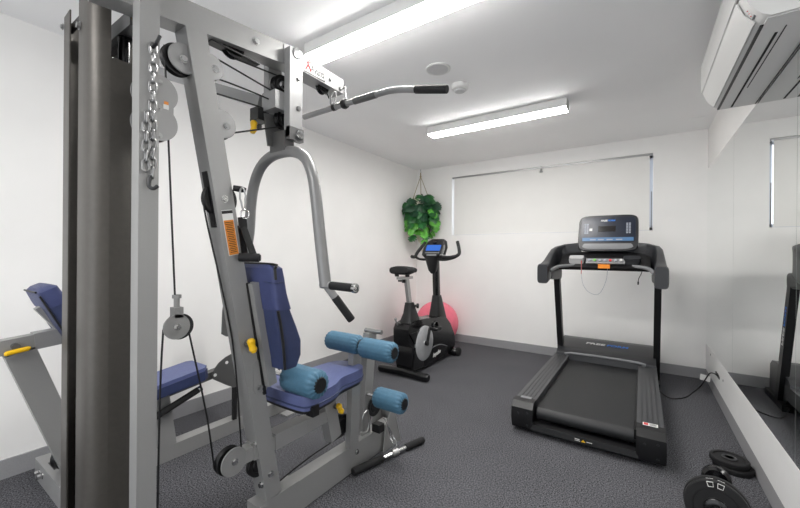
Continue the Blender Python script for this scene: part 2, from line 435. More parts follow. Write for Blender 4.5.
# logo plate
lg = finish('logo_plate', MB().prism([(1.112, 2.006), (1.235, 2.008), (1.235, 2.062), (1.14, 2.064), (1.112, 2.06)], 'x', XC + .0425, XC + .044, .0004, 1), M['white'], G)
lg['label'] = 'white maker plate with red figure and black lettering'
text('logo_lettering', 'Avanti', .05, M['black'], lg, (XC + .0443, 1.19, 2.03), Y, Z, width=.085)
b = MB().tube([(XC + .045, 1.118, 2.014), (XC + .045, 1.132, 2.04), (XC + .045, 1.128, 2.05), (XC + .045, 1.146, 2.056)], .0028, 8, 5)
b.tube([(XC + .045, 1.132, 2.04), (XC + .045, 1.142, 2.028), (XC + .045, 1.148, 2.012)], .0028, 8, 5).sphere((XC + .045, 1.137, 2.062), .0045, .3)
finish('logo_figure', b, M['red'], lg)
finish('logo_border', MB().box((XC + .0425, 1.112, 2.002), (XC + .045, 1.237, 2.006), 0).box((XC + .0425, 1.235, 2.002), (XC + .045, 1.238, 2.062), 0), M['black'], lg)
# bolts
b = MB()
bolt((XC + .0375, .868, 2.018), X, .011, .009, b)
finish('bolt', b, M['chrome'], G)
for p in ((XC + .0425, 1.275, 2.03), (XC + .0425, 1.345, 2.012)):
    finish('bolt', bolt(p, X, .008), M['steel'], G)
for z in (1.375, .255):
    finish('bolt', bolt((XC + .0375, zy(.635, 1.962, .972, .148, z), z), X, .010, .008), M['chrome'], G)
for z, dy in ((.40, -.037), (.22, -.037)):
    finish('bolt', bolt((XC + .02, zy(.635, 1.962, .972, .148, z) + dy, z), -Y, .010, .01), M['chrome'], G)
for p in ((XC + .036, 1.03, .05), (XC + .0385, 1.5, .1)):
    finish('bolt', bolt(p, X, .010, .008), M['chrome'], G)

# warning label on the slanted post
def on_post(y, z, dx=.0006): return Vector((XC + .0375 + dx, y, z))
zz0, zz1 = 1.165, 1.34
def py(z): return zy(.635, 1.962, .972, .148, z)
def strip(z0, z1, hw, m, name, par, dx):
    d = Vector((0, py(z1) - py(z0), z1 - z0)).normalized(); s = Vector((0, d.z, -d.y))
    c0, c1 = on_post(py(z0), z0, dx), on_post(py(z1), z1, dx)
    b = MB().beam((c0 + c1) / 2 - Vector((.0004, 0, 0)), (c0 + c1) / 2 + Vector((.0004, 0, 0)), 2 * hw, (c1 - c0).length, s, bev=0)
    return finish(name, b, m, par)
wl = strip(1.168, 1.335, .021, M['white'], 'warning_label', mp, .0006); wl['label'] = 'orange and white warning label with black heading'
strip(1.170, 1.298, .019, M['orange_l'], 'label_text', wl, .0012)
def lines(par, z0, z1, hw, n, dx=.0018):
    b = MB()
    for k in range(n):
        z = z0 + (z1 - z0) * k / n; d = Vector((0, py(z1) - py(z0), z1 - z0)).normalized(); s = Vector((0, d.z, -d.y))
        c = on_post(py(z + .002), z + .002, dx); ln = hw * random.uniform(.55, .95)
        b.beam(c - Vector((.0003, 0, 0)), c + Vector((.0003, 0, 0)), 2 * ln, .0022, s, bev=0)
    return b
finish('label_lines', lines(wl, 1.178, 1.294, .019, 18), M['rubber'], wl)
strip(1.322, 1.333, .021, M['black'], 'label_heading', wl, .0012)

# weight tower shrouds
pR = [(-1.516, .3862), (-1.47, .3845), (-1.44, .3855), (-1.42, .391), (-1.407, .401), (-1.4015, .416), (-1.40, .436)]
finish('front_shroud', MB().sheet(pR, .05, 2.12), M['shroud'], G)
finish('side_shroud', MB().sheet([(-1.40, .4345), (-1.40, .535)], .05, 1.795), M['shroud'], G)
pL = [(-1.70, .62), (-1.70, .44), (-1.697, .41), (-1.688, .395), (-1.673, .387), (-1.60, .384)]
finish('rear_shroud', MB().sheet(list(pL), .05, 1.99), M['shroud'], G)
b = MB().beam((-1.69, .41, 1.965), (-1.45, .41, 1.965), .006, .03, Y, bev=.001).beam((-1.66, .5, 1.9), (-1.44, .5, 1.9), .02, .02, Y)
finish('shroud_bracket', b, M['black'], G)
finish('bolt', bolt((-1.672, .384, 1.955), -Y, .008, .006), M['steel'], G)
finish('bolt', bolt((-1.50, .384, 1.90), -Y, .010, .008), M['steel'], G)
for x in (-1.62, -1.50):
    finish('guide_rod', MB().cyl((x, .50, .1), (x, .50, 1.93), .0125, n=14), M['chrome'], G)
for k in range(16):
    finish('weight_plate', MB().box((-1.66, .42, .12 + k * .034), (-1.44, .58, .15 + k * .034), .004), M['rubber'], G)
b = MB().cyl((-1.56, .50, .66), (-1.56, .50, 1.2), .012).box((-1.58, .47, 1.70), (-1.54, .53, 1.80), .005).cyl((-1.56, .5, 1.2), (-1.56, .5, 1.8), .006)
finish('selector_rod', b, M['steel'], G)
finish('stack_guide', MB().box((-1.485, .455, 1.45), (-1.43, .52, 1.80), .01).cyl((-1.46, .49, 1.80), (-1.46, .49, 1.93), .018), M['blackg'], G)
finish('tower_crosshead', MB().box((-1.68, .47, 1.90), (-1.355, .53, 1.95), .004), M['silver_d'], G)
finish('tower_base', MB().box((-1.69, .40, .0), (-1.24, .60, .05), .004), M['silver_d'], G)
finish('tower_foot', MB().box((-1.353, .56, 0), (-1.283, .89, .08), .004), M['silver'], G)

# two-lobed pulley covers behind the tower post
def lobes(c1, c2, r, n=36):
    pts = []
    (y1, z1), (y2, z2) = c1, c2
    for k in range(n + 1):
        a = -PI * .22 + (PI * 1.44) * k / n; pts.append((y1 + r * math.cos(a), z1 + r * math.sin(a)))
    for k in range(n + 1):
        a = PI * .78 + (PI * 1.44) * k / n; pts.append((y2 + r * math.cos(a), z2 + r * math.sin(a)))
    return pts
for x in (-1.284, -1.335):
    o = finish('pulley_cover', MB().prism(lobes((.524, 1.688), (.524, 1.592), .058), 'x', x, x - .003, .0008, 1), M['silver_l'], G)
for z in (1.70, 1.585):
    finish('pulley', pulley_wheel((-1.311, .524, z), X, .05), M['black'], G)
finish('caution_sticker', MB().box((-1.2842, .540, 1.655), (-1.2832, .553, 1.665), 0), M['orange_l'], G)
finish('sticker_base', MB().box((-1.2842, .538, 1.640), (-1.2832, .554, 1.655), 0), M['white'], G)
for z in (1.72, 1.64, 1.55): finish('bolt', bolt((-1.284, .527, z), X, .007), M['steel'], G)

# pulley cheeks on the slanted post
for (y, z, r) in ((.600, 1.832, .054), (.694, 1.846, .05), (.738, 1.652, .056)):
    finish('pulley', pulley_wheel((XC + .002, y - .006, z - .003), X, r - .001, .022), M['black'], G)
    finish('pulley_cheek', disc((XC + .018, y + .006, z + .003), X, r - .004, .004), M['silver_l'], G)
    finish('bolt', bolt((XC + .022, y + (.004 if y < .65 else .02), z), X, .010, .009), M['chrome'], G)
finish('pulley', pulley_wheel((XC, .745, 1.375), X, .064, .024), M['black'], G)
finish('pulley_slot', MB().beam((XC, py(1.47) - .0375, 1.47), (XC, py(1.27) - .0375, 1.27), .034, .004, X, bev=.001), M['black'], G)
finish('pulley', pulley_wheel((XC, py(.30) - .03, .30), X, .045, .024), M['black'], G)
# beam pulley
finish('pulley', pulley_wheel((XC, .79, 1.972), X, .045, .026), M['blackg'], G)
finish('beam_slot', MB().box((XC - .02, .70, 1.945), (XC + .02, .9, 1.95), .001), M['black'], G)

# head bracket where press arm, pulleys and lever meet
finish('bracket_plate', MB().box((-1.272, 1.0, 1.672), (-1.236, 1.068, 2.052), .004), M['silver_l'], G)
finish('bracket_plate', MB().box((-1.40, .99, 1.80), (-1.366, 1.06, 2.02), .004), M['silver'], G)
for z in (1.93, 1.80): finish('bolt', bolt((-1.236, 1.045, z), X, .009, .008), M['chrome'], G)
b = MB().lathe((-1.236, 1.036, 2.035), X, [(0, .001), (0, .023), (.004, .023), (.005, .018), (.0045, .001)], 28)
finish('bracket_cap', b, M['chrome'], G)
b = MB().lathe((-1.236, 1.05, 1.688), X, [(0, .001), (0, .021), (.01, .019), (.012, .001)], 24)
finish('pivot_cap', b, M['chrome'], G)
finish('pulley', pulley_wheel((-1.315, 1.015, 1.905), X, .045, .03), M['blackg'], G)
finish('bolt', bolt((-1.30, 1.015, 1.905), X, .014, .016), M['chrome'], G)
finish('bracket_box', MB().box((-1.362, .955, 1.785), (-1.272, 1.05, 1.862), .004), M['silver_l'], G)
finish('pulley', pulley_wheel((-1.315, 1.03, 1.762), X, .042, .03), M['blackg'], G)
b = MB().prism([(.955, 1.775), (1.01, 1.785), (1.06, 1.76), (1.055, 1.715), (1.01, 1.645), (.975, 1.64), (.965, 1.70)], 'x', -1.352, -1.343, .002)
finish('cam_plate', b, M['silver_d'], G)
finish('lever_joint', MB().box((-1.41, .93, 1.745), (-1.352, .985, 1.80), .006), M['black'], G)
ld = Vector((-2.1, .84, 2.115)) - Vector((-1.40, .972, 1.842))
finish('lever_arm', MB().beam((-1.385, .975, 1.836), (-2.1, .84, 2.115), .05, .045, Y, bev=.003), M['silver_l'], G)
lb = MB().box((-1.412, .905, 1.858), (-1.408, .935, 1.872), 0)
def pin(p, d, r=.010, L=.05, par=None, knob_d=None):
    p, d = Vector(p), Vector(d).normalized()
    k = finish('pull_pin', MB().lathe(p, d, [(0, .001), (0, .013), (.012, .013), (.014, .007), (.02, .007), (.02, .001)], 18), M['silver_d'], par or G)
    q = p + d * .018; kd = Vector(knob_d or (0, 0, -1)).normalized()
    b = MB().sup([(q + d * .012 - kd * .02, d, d.cross(kd), .010, .010, 2), (q + d * .012 - kd * .012, d, d.cross(kd), .014, .015, 2.5), (q + d * .012 + kd * .01, d, d.cross(kd), .011, .012, 2.5), (q + d * .014 + kd * .022, d, d.cross(kd), .014, .015, 2.5), (q + d * .016 + kd * .034, d, d.cross(kd), .009, .009, 2)], 16)
    finish('pin_knob', b, M['yellow'], k)['label'] = 'yellow plastic knob'
pin((-1.385, .965, 1.725), (-.2, -1, 0), knob_d=(0, 0, -1))
pin((-1.279, .838, .825), (1, 0, 0), knob_d=(0, .25, -1))

# press arm
arc = [(-1.555, 1.02, 1.16), (-1.545, 1.02, 1.27), (-1.533, 1.02, 1.40), (-1.508, 1.02, 1.50), (-1.455, 1.02, 1.575), (-1.37, 1.02, 1.612), (-1.25, 1.02, 1.612), (-1.165, 1.02, 1.575), (-1.118, 1.02, 1.50), (-1.095, 1.02, 1.40), (-1.075, 1.02, 1.27), (-1.055, 1.02, 1.15), (-1.037, 1.02, 1.045)]
arc = [(-1.598, 1.02, 1.045), (-1.58, 1.02, 1.15)] + arc[1:]
pa = finish('press_arm', MB().tube(arc, .0235, 18, 5), M['arm'], G)
finish('press_bracket', MB().box((-1.36, .995, 1.615), (-1.262, 1.045, 1.70), .004).box((-1.262, 1.0, 1.66), (-1.235, 1.075, 1.715), .005), M['silver_d'], pa)
def grip(p, d, L, par, r=.0165, cap=True):
    p, d = Vector(p), Vector(d).normalized()
    g = finish('handle_tube', MB().cyl(p - d * .02, p + d * .035, .0155, n=16), M['silver_l'], par)
    finish('foam_grip', MB().lathe(p + d * .03, d, [(0, .001), (0, r * .95), (.004, r), (L - .004, r), (L, r * .95), (L, .001)], 20), M['rubber'], g)
    if cap: finish('end_cap', MB().lathe(p + d * (.03 + L), d, [(-.001, .016), (0, .0185), (.012, .0185), (.015, .014), (.015, .008), (.008, .007), (.008, .001)], 20), M['chrome'], g)
grip((-1.04, 1.022, 1.052), (1, .02, -.03), .115, G)
grip((-1.026, 1.035, 1.028), (.30, .50, -.80), .12, G, cap=False)
grip((-1.595, 1.022, 1.052), (-1, .02, -.03), .115, G)
grip((-1.609, 1.035, 1.028), (-.30, .50, -.80), .12, G, cap=False)

# backrest
bs = []
for z, yb, yf, hw in ((.705, .945, .985, .13), (.715, .928, 1.0, .150), (.76, .922, 1.016, .158), (.82, .91, 1.015, .160), (.88, .898, .99, .160), (.95, .886, .956, .160), (1.02, .874, .932, .160), (1.08, .866, .920, .160), (1.115, .861, .913, .156), (1.128, .868, .903, .13)):
    bs.append(((XC, (yb + yf) / 2, z), X, Y, hw, (yf - yb) / 2, 7))
pad = finish('backrest', MB().sup(bs, 48), M['navy'], G)
# top cover of the backrest
cs = []
for z, yb, yf, hw in ((.955, .883, .960, .1625), (1.02, .871, .936, .163), (1.08, .863, .924, .163), (1.118, .858, .917, .159), (1.132, .866, .905, .132)):
    cs.append(((XC, (yb + yf) / 2, z), X, Y, hw, (yf - yb) / 2, 7))
finish('backrest_cover', MB().sup(cs, 48), M['navy2'], pad)
edge = [(XC + .158, .925, .72), (XC + .161, .913, .82), (XC + .161, .90, .90), (XC + .163, .886, .955)]
finish('piping', MB().tube(edge, .006, 8, 4), M['black'], pad)
edge = [(XC + .164, .874, 1.075), (XC + .160, .872, 1.115), (XC + .145, .876, 1.133), (XC - .14, .876, 1.134)]
finish('piping', MB().tube(edge, .0055, 8, 4), M['black'], pad)
finish('cover_seam', MB().tube([(XC + .10, .866, 1.066), (XC + .157, .864, 1.062), (XC + .1635, .89, 1.062), (XC + .161, .915, 1.065)], .0022, 6, 4), M['navy'], pad)
finish('backrest_post', MB().beam((XC + .05, .855, 1.06), (XC + .05, .935, .64), .045, .04, X), M['silver'], G)
finish('backrest_post_slot', MB().beam((XC + .04, .838, 1.06), (XC + .04, .918, .60), .012, .012, X), M['black'], G)
finish('backrest_crossbar', MB().cyl((XC - .06, 1.055, .632), (XC + .01, 1.055, .632), .012), M['chrome'], G)
finish('link_plate', MB().prism([(.868, .735), (.875, .745), (.935, .76), (.945, .74), (.95, .66), (.925, .615), (.88, .61), (.868, .63)], 'x', XC + .038, XC + .042, .004), M['silver'], G)
finish('bolt', bolt((XC + .042, .895, .635), X, .010, .007), M['steel'], G)

# seat
def pad_outline(pts, n=4): return [(p.x, p.y) for p in smooth_pts([(a, b_, 0) for a, b_ in pts] + [(pts[0][0], pts[0][1], 0)], n)[:-1]]
hw1, hw2 = .165, .115
op = [(XC - hw1, 1.05), (XC - hw1 - .004, 1.12), (XC - hw1 + .01, 1.21), (XC - hw2 - .005, 1.29), (XC - hw2, 1.38), (XC - hw2 + .01, 1.46), (XC - hw2 + .06, 1.505),
      (XC + hw2 - .06, 1.505), (XC + hw2 - .01, 1.46), (XC + hw2, 1.38), (XC + hw2 + .005, 1.29), (XC + hw1 - .01, 1.21), (XC + hw1 + .004, 1.12), (XC + hw1, 1.05), (XC + hw1 - .05, 1.02), (XC - hw1 + .05, 1.02)]
po = pad_outline(op, 4)
st = MB().prism(po, 'z', .515, .578, .018, 4)
seat = finish('seat', st, M['purple'], G)
cx, cy = XC, 1.23
finish('seat_board', MB().prism([(cx + (x - cx) * .94, cy + (y - cy) * .95) for x, y in po], 'z', .498, .515, .003), M['black'], seat)
finish('seat_piping', MB().tube([(cx + (x - cx) * 1.003, cy + (y - cy) * 1.003, .532) for x, y in po], .004, 6, 0, True), M['navy'], seat)
finish('seat_strap', MB().box((XC + .14, 1.05, .49), (XC + .182, 1.085, .535), .004), M['black'], seat)
# seat frame
finish('seat_beam', MB().beam((XC, .88, .372), (XC, 1.30, .372), .06, .06, X), M['silver'], G)
finish('beam_sleeve', MB().beam((XC, .98, .373), (XC, 1.15, .374), .066, .066, X), M['silver_l'], G)
finish('seat_post', MB().beam((XC + .005, 1.285, .50), (XC + .005, 1.35, .235), .055, .07, X), M['silver'], G)
finish('seat_arm', MB().beam((XC, 1.27, .47), (XC, 1.50, .485), .06, .06, X), M['silver'], G)
finish('seat_bracket', MB().prism([(1.30, .50), (1.38, .50), (1.45, .53), (1.44, .50), (1.30, .46)], 'x', XC + .03, XC + .036, .001), M['silver_l'], G)
pin((XC + .034, 1.335, .405), (1, 0, 0), knob_d=(0, .5, -1))
pin((XC + .03, 1.35, .505), (1, -.2, 0), knob_d=(0, -.6, -.1))
# low pulley
finish('low_pulley_bracket', MB().beam((XC, .82, .37), (XC, .90, .372), .05, .05, X).box((XC + .02, .78, .345), (XC + .026, .88, .395), .001), M['silver'], G)
finish('pulley', pulley_wheel((XC + .005, .786, .380), X, .053, .024), M['black'], G)
finish('pulley_cheek', disc((XC + .024, .796, .376), X, .053, .004), M['silver'], G)
finish('bolt', bolt((XC + .028, .798, .376), X, .010, .008), M['chrome'], G)

# leg developer
finish('leg_post', MB().beam((XC + .022, 1.50, .69), (XC + .022, 1.478, .14), .035, .068, X), M['silver'], G)
finish('leg_post', MB().beam((XC - .01, 1.668, .712), (XC - .01, 1.612, .14), .04, .075, X), M['silver'], G)
finish('leg_link', MB().beam((XC, 1.49, .68), (XC, 1.65, .665), .045, .045, X), M['silver_l'], G)
finish('pulley', pulley_wheel((XC - .02, 1.44, .26), X, .055, .022), M['black'], G)
finish('pulley', pulley_wheel((XC + .012, 1.68, .285), X, .06, .022), M['black'], G)
finish('pulley_guard', MB().tube([(XC + .03, 1.555, .20), (XC + .034, 1.553, .27), (XC + .034, 1.60, .29), (XC + .034, 1.605, .19), (XC + .034, 1.57, .175), (XC + .03, 1.54, .19)], .004, 8, 3), M['steel'], G)
finish('lever_cap', MB().cyl((XC - .05, 1.675, .722), (XC + .07, 1.675, .722), .013, bev=.003), M['steel'], G)
finish('roller_bar', MB().cyl((-1.46, 1.485, .684), (-1.05, 1.485, .684), .011), M['chrome'], G)
finish('roller_bar', MB().cyl((XC, 1.62, .372), (XC + .25, 1.62, .372), .011), M['chrome'], G)
def roller(p, d, L, r):
    p, d = Vector(p), Vector(d).normalized()
    N = 16
    pr = [(-.004, r * .45), (.0, r * .62), (.004, r * .86), (.016, r * .985), (.04, r), (L - .04, r), (L - .016, r * .985), (L - .004, r * .87), (L, r * .66), (L + .004, r * .47)]
    def wob(j, a):
        k = {0: .10, 1: .10, 2: .05, 3: .02, 6: .02, 7: .05, 8: .10, 9: .10}.get(j, 0)
        return k * math.cos(N * a)
    o = finish('foam_roller', MB().lathe(p, d, pr, 96, wob=wob), M['teal'], G, ang=1.2)
    for t0, s in ((0, -1), (L, 1)):
        finish('roller_end', MB().lathe(p + d * t0, d * s, [(0, r * .6), (.0055, r * .5), (.0055, .001)], 24), M['black'], o)
roller((-1.475, 1.485, .688), X, .225, .051)
roller((-1.232, 1.485, .680), X, .205, .053)
roller((-1.238, 1.62, .372), X, .185, .056)
roller((-1.30, 1.055, .632), X, .20, .060)
# foot plate at the beam end
b = MB().prism([(1.72, .0), (1.90, .0), (1.825, .215), (1.80, .225), (1.74, .15)], 'x', XC - .055, XC - .05, .001)
b.prism([(1.72, .0), (1.90, .0), (1.825, .215), (1.80, .225), (1.74, .15)], 'x', XC + .05, XC + .055, .001)
b.beam((XC, 1.905, .003), (XC, 1.83, .22), .11, .005, X, bev=.001)
finish('foot_plate', b, M['silver'], G)
finish('rubber_stop', MB().box((XC + .02, 1.655, .145), (XC + .075, 1.70, .19), .006), M['rubber'], G)
# floor rails of the frame near the camera
# cables
CB = XC
cables = [
    [(CB, .555, 1.83), (CB, .557, 1.80), (CB, .592, 1.03)],
    [(CB, .557, .92), (CB - .01, .553, .70), (CB - .02, .55, .12)],
    [(CB, .638, .90), (CB, .70, .60), (CB, .727, .42), (CB, .733, .37)],
    [(CB + .002, .683, 1.37), (CB, .70, 1.28), (CB, .80, .84), (CB, .838, .45), (CB, .84, .39)],
    [(CB, .80, 1.93), (CB, 1.02, 1.948)],
    [(CB, .735, 1.897), (CB, .985, 1.868)],
    [(CB, .70, 1.80), (CB, .727, 1.824), (CB, .97, 1.828), (CB, 1.03, 1.80)],
    [(CB, .69, 1.765), (CB, .867, 1.779), (CB - .02, .93, 1.79)],
    [(CB, .69, 1.60), (CB, .729, 1.613), (CB, 1.028, 1.735)],
    [(CB, .95, .006), (CB - .25, .75, .006), (CB - .45, .60, .006)],
    [(CB, 1.0, .17), (CB, 1.20, .20), (CB, 1.44, .21)],
    [(CB, 1.29, 1.985), (CB, 1.31, 1.96)],
]
for pts in cables:
    finish('cable', MB().tube(pts, .0033, 8, 4 if len(pts) > 2 else 0), M['black'], G)
# hanging pulley block
hp = finish('hanging_pulley', pulley_wheel((CB, .606, .923), X, .044, .022), M['black'], G)
finish('pulley_housing', MB().prism([(.592 + .042 * math.cos(a), .925 + .042 * math.sin(a)) for a in [k * PI / 16 for k in range(32)]], 'x', CB + .012, CB + .018, .002), M['silver'], hp)
finish('pulley_stem', MB().box((CB - .016, .584, .955), (CB + .018, .612, .99), .004).cyl((CB, .598, .985), (CB, .598, 1.03), .009).cyl((CB, .598, 1.02), (CB, .598, 1.032), .014, n=6), M['silver'], hp)
finish('pulley_axle', bolt((CB + .018, .592, .925), X, .008, .014), M['chrome'], hp)
# beam-end pulley
finish('pulley', pulley_wheel((CB, 1.262, 1.998), X, .034, .024), M['blackg'], G)

# ------------------------------------------------------------ hanging lat bar
LB = thing('lat_bar', 'chrome lat pulldown bar with black grip hooked under the logo beam', 'lat bar', (-1.22, 1.31, 1.905))
bar = [(-1.49, 1.30, 1.898), (-1.20, 1.30, 1.902), (-.985, 1.30, 1.902), (-.93, 1.30, 1.90), (-.87, 1.30, 1.89), (-.80, 1.30, 1.872)]
finish('bar', MB().tube(bar, .014, 14, 3), M['bar'], LB)
finish('grip', MB().lathe((-.80, 1.30, 1.873), (1, 0, -.24), [(0, .001), (0, .0155), (.003, .017), (.15, .017), (.153, .0155), (.153, .001)], 20), M['rubber'], LB)
finish('bar_sleeve', MB().lathe((-1.14, 1.30, 1.902), (1, 0, 0), [(0, .001), (0, .016), (.13, .016), (.13, .001)], 18), M['silver_d'], LB)
finish('hook', MB().tube([(-1.272, 1.345, 2.0), (-1.258, 1.35, 2.012), (-1.24, 1.345, 2.01), (-1.225, 1.33, 1.97), (-1.20, 1.31, 1.925), (-1.20, 1.30, 1.895), (-1.21, 1.285, 1.905)], .004, 10, 4), M['steel'], LB)
def carabiner(par, c, u, v, a, b_, r=.004):
    c, u, v = Vector(c), Vector(u).normalized(), Vector(v).normalized()
    pts = [c + u * (a * math.cos(t) * (1.12 if math.sin(t) > 0 else .8)) + v * (b_ * math.sin(t)) for t in [2 * PI * k / 20 for k in range(20)]]
    return finish('carabiner', MB().tube(pts, r, 10, 0, True), M['steel'], par)
carabiner(LB, (-1.285, 1.305, 1.95), (.6, .8, 0), (.2, .1, 1), .012, .034)
carabiner(LB, (-1.235, 1.30, 1.915), (.9, .3, .1), (.1, .8, .5), .012, .03)
finish('bar_collar', MB().lathe((-1.28, 1.30, 1.9015), (1, 0, .01), [(0, .001), (0, .017), (.018, .017), (.018, .001)], 18), M['black'], LB)
finish('bar_collar', MB().lathe((-1.215, 1.30, 1.902), (1, 0, .01), [(0, .001), (0, .02), (.012, .024), (.026, .02), (.026, .001)], 18), M['black'], LB)

# ------------------------------------------------------------ chain on the tower post
def link(c, u, v, a=.0115, b_=.018, r=.0032):
    c, u, v = Vector(c), Vector(u), Vector(v)
    pts = []
    for k in range(16):
        t = 2 * PI * k / 16; ct, s_ = math.cos(t), math.sin(t)
        pts.append(c + u * (a * .8 * ct) + v * ((b_ - a) * (1 if s_ > 0.01 else -1 if s_ < -.01 else 0) + a * s_))
    return MB().tube(pts, r, 8, 0, True)
CH = thing('chain', 'galvanised steel chain doubled up on a hook of the tower post', 'chain', (-1.216, .482, 1.36))
finish('hanger', MB().cyl((-1.230, .486, 1.795), (-1.206, .486, 1.80), .005).cyl((-1.208, .486, 1.80), (-1.204, .494, 1.825), .005), M['dgrey'], CH)
z = 1.785; k = 0
while z > 1.40:
    finish('chain_link', link((-1.2185 + (0 if k % 2 else .0), .482, z), (Y if k % 2 == 0 else X * .75), Z), M['galv'], CH)
    z -= .0285; k += 1
z = 1.575; k = 0
while z > 1.42:
    finish('chain_link', link((-1.2185, .4655, z), (X * .75 if k % 2 == 0 else Y), Z), M['galv'], CH)
    z -= .0285; k += 1
finish('chain_hook', MB().tube([(-1.218, .478, 1.405), (-1.218, .474, 1.385), (-1.214, .474, 1.370), (-1.208, .482, 1.366), (-1.207, .492, 1.375)], .0055, 10, 4), M['dgrey'], CH)

# ------------------------------------------------------------ strap handle hanging from the mid pulley
S = thing('strap_handle', 'black nylon strap handle clipped beside the orange warning label', 'strap handle', (-1.25, .79, 1.15))
finish('clip_body', MB().lathe((-1.277, .775, 1.42), (.5, .7, -.1), [(0, .001), (0, .011), (.03, .012), (.045, .008), (.045, .001)], 16), M['black'], S)
carabiner(S, (-1.243, .794, 1.378), (.2, 1, 0), (0, -.1, 1), .010, .042, .0035)
b = MB().tube([Vector((-1.24, .80, 1.322)) + Vector((0, .017 * math.cos(t), .017 * math.sin(t))) for t in [2 * PI * k / 20 for k in range(20)]], .003, 8, 0, True)
finish('ring', b, M['chrome'], S)
b = MB().beam((-1.24, .788, 1.31), (-1.243, .795, 1.27), .004, .034, X, bev=.001).beam((-1.243, .795, 1.275), (-1.235, .835, 1.168), .004, .026, X, bev=.001)
b.beam((-1.252, .79, 1.28), (-1.262, .815, 1.168), .004, .024, X, bev=.001)
finish('webbing', b, M['black'], S)
finish('handle_grip', MB().cyl((-1.275, .80, 1.160), (-1.222, .85, 1.158), .0165, bev=.003).cyl((-1.225, .848, 1.158), (-1.219, .854, 1.158), .012), M['rubber'], S)

# ------------------------------------------------------------ row bar on the floor
RBp, RBq = Vector((-1.262, 1.45, .022)), Vector((-1.125, 1.95, .022)); rd = (RBq - RBp).normalized()
RW = thing('row_bar', 'straight chrome row bar with black rubber grips lying on the floor', 'row bar', (RBp + RBq) / 2 - Vector((0, 0, .022)))
finish('bar', MB().cyl(RBp + rd * .02, RBq - rd * .02, .0125), M['chrome'], RW)
for s0, s1 in ((0, .20), (.375, .518)):
    finish('rubber_grip', MB().lathe(RBp + rd * s0, rd, [(0, .001), (0, .018), (.006, .0205), (s1 - s0 - .006, .0205), (s1 - s0, .018), (s1 - s0, .001)], 20), M['rubber'], RW)
mc = RBp + rd * .29
finish('swivel', MB().lathe(mc - rd * .02, rd, [(0, .001), (0, .02), (.04, .02), (.04, .001)], 18), M['steel'], RW)
finish('swivel_hook', MB().tube([mc + V(0, 0, .018), mc + V(-.012, -.01, .06), mc + V(-.03, .0, .075), mc + V(-.05, -.01, .16), mc + V(-.07, -.02, .19)], .004, 8, 4).tube([mc + V(.0, .0, .018), mc + V(.0, .015, .05), mc + V(-.03, .02, .08), mc + V(-.05, -.01, .16)], .004, 8, 4), M['chrome'], RW)

# ------------------------------------------------------------ REAR BENCH STATION
Bn = thing('bench_station', 'silver bench station with blue pads behind the weight tower', 'bench station', (-2.24, 1.0, 0))
XB = -2.24
finish('base_beam', MB().beam((XB, .52, .045), (XB, 1.80, .045), .075, .085, X), M['silver'], Bn)
b = MB().box((-2.62, .505, 0), (-2.02, .615, .10), .004); finish('cross_foot', b, M['silver_l'], Bn)
for x in (-2.55, -2.50): finish('bolt', bolt((x + .02, .505, .055), -Y, .012, .02), M['chrome'], Bn)
finish('foot_slot', MB().box((-2.50, .53, .099), (-2.40, .59, .102), .001), M['black'], Bn)
finish('pulley', pulley_wheel((-2.38, .57, .16), (.9, .3, 0), .06, .03), M['black'], Bn)
finish('slanted_post', MB().beam((-2.225, .378, .745), (-2.225, .60, .06), .055, .098, X), M['silver'], Bn)
ar = finish('top_arm', MB().beam((-2.225, -.05, .735), (-2.225, .56, .795), .055, .062, X), M['silver'], Bn)
finish('arm_sleeve', MB().beam((-2.225, .42, .782), (-2.225, .56, .795), .062, .070, X), M['silver_l'], ar)
k = finish('pull_pin', MB().lathe((-2.197, .36, .775), X, [(0, .001), (0, .014), (.02, .014), (.02, .001)], 18), M['silver_d'], ar)
finish('pin_knob', MB().sup([((-2.170, .325, .752), X, Z, .006, .006, 2), ((-2.170, .331, .753), X, Z, .010, .010, 2.4), ((-2.170, .355, .757), X, Z, .008, .010, 2.4), ((-2.170, .395, .762), X, Z, .010, .010, 2.4), ((-2.170, .402, .763), X, Z, .006, .006, 2)], 16), M['yellow'], k)['label'] = 'yellow plastic lever knob'
ld = Vector((0, .20, -.42)).normalized(); pn = Vector((0, ld.z, -ld.y)) * -1
pn = Vector((0, .9, .43)).normalized()
secs = []
for tt, hw, th in ((0, .09, .02), (.012, .115, .035), (.06, .12, .038), (.30, .12, .038), (.36, .115, .03), (.372, .09, .02)):
    secs.append((Vector((-2.225, .44, 1.02)) + ld * tt, X, pn, hw, th, 7))
rb = finish('backrest', MB().sup(secs, 40), M['navy'], Bn)
secs = []
for tt, hw, th in ((-.004, .088, .02), (.009, .1175, .037), (.06, .1225, .040), (.085, .1225, .040)):
    secs.append((Vector((-2.225, .44, 1.02)) + ld * tt, X, pn, hw, th, 7))
finish('backrest_cover', MB().sup(secs, 40), M['navy2'], rb)
finish('piping', MB().tube([Vector((-2.225 + .122, .44, 1.02)) + ld * a - pn * .036 for a in (.02, .1, .2, .35)] , .004, 8), M['black'], rb)
finish('piping', MB().tube([Vector((-2.225 + s * .118, .44, 1.02)) + ld * .004 - pn * .036 for s in (-.8, -.4, .4, .8)] , .004, 8), M['black'], rb)
finish('backrest_bracket', MB().beam((-2.225, .435, .93), (-2.225, .53, .79), .04, .03, X), M['silver_l'], Bn)
sp = [(-2.345, .66), (-2.125, .66), (-2.125, 1.12), (-2.15, 1.145), (-2.32, 1.145), (-2.345, 1.12)]
def tilt(mb):
    for v in mb.bm.verts: v.co.z += .13 * (v.co.y - 1.15)
    return mb
s2 = finish('seat', tilt(MB().prism(sp, 'z', .435, .505, .018, 4)), M['purple'], Bn)
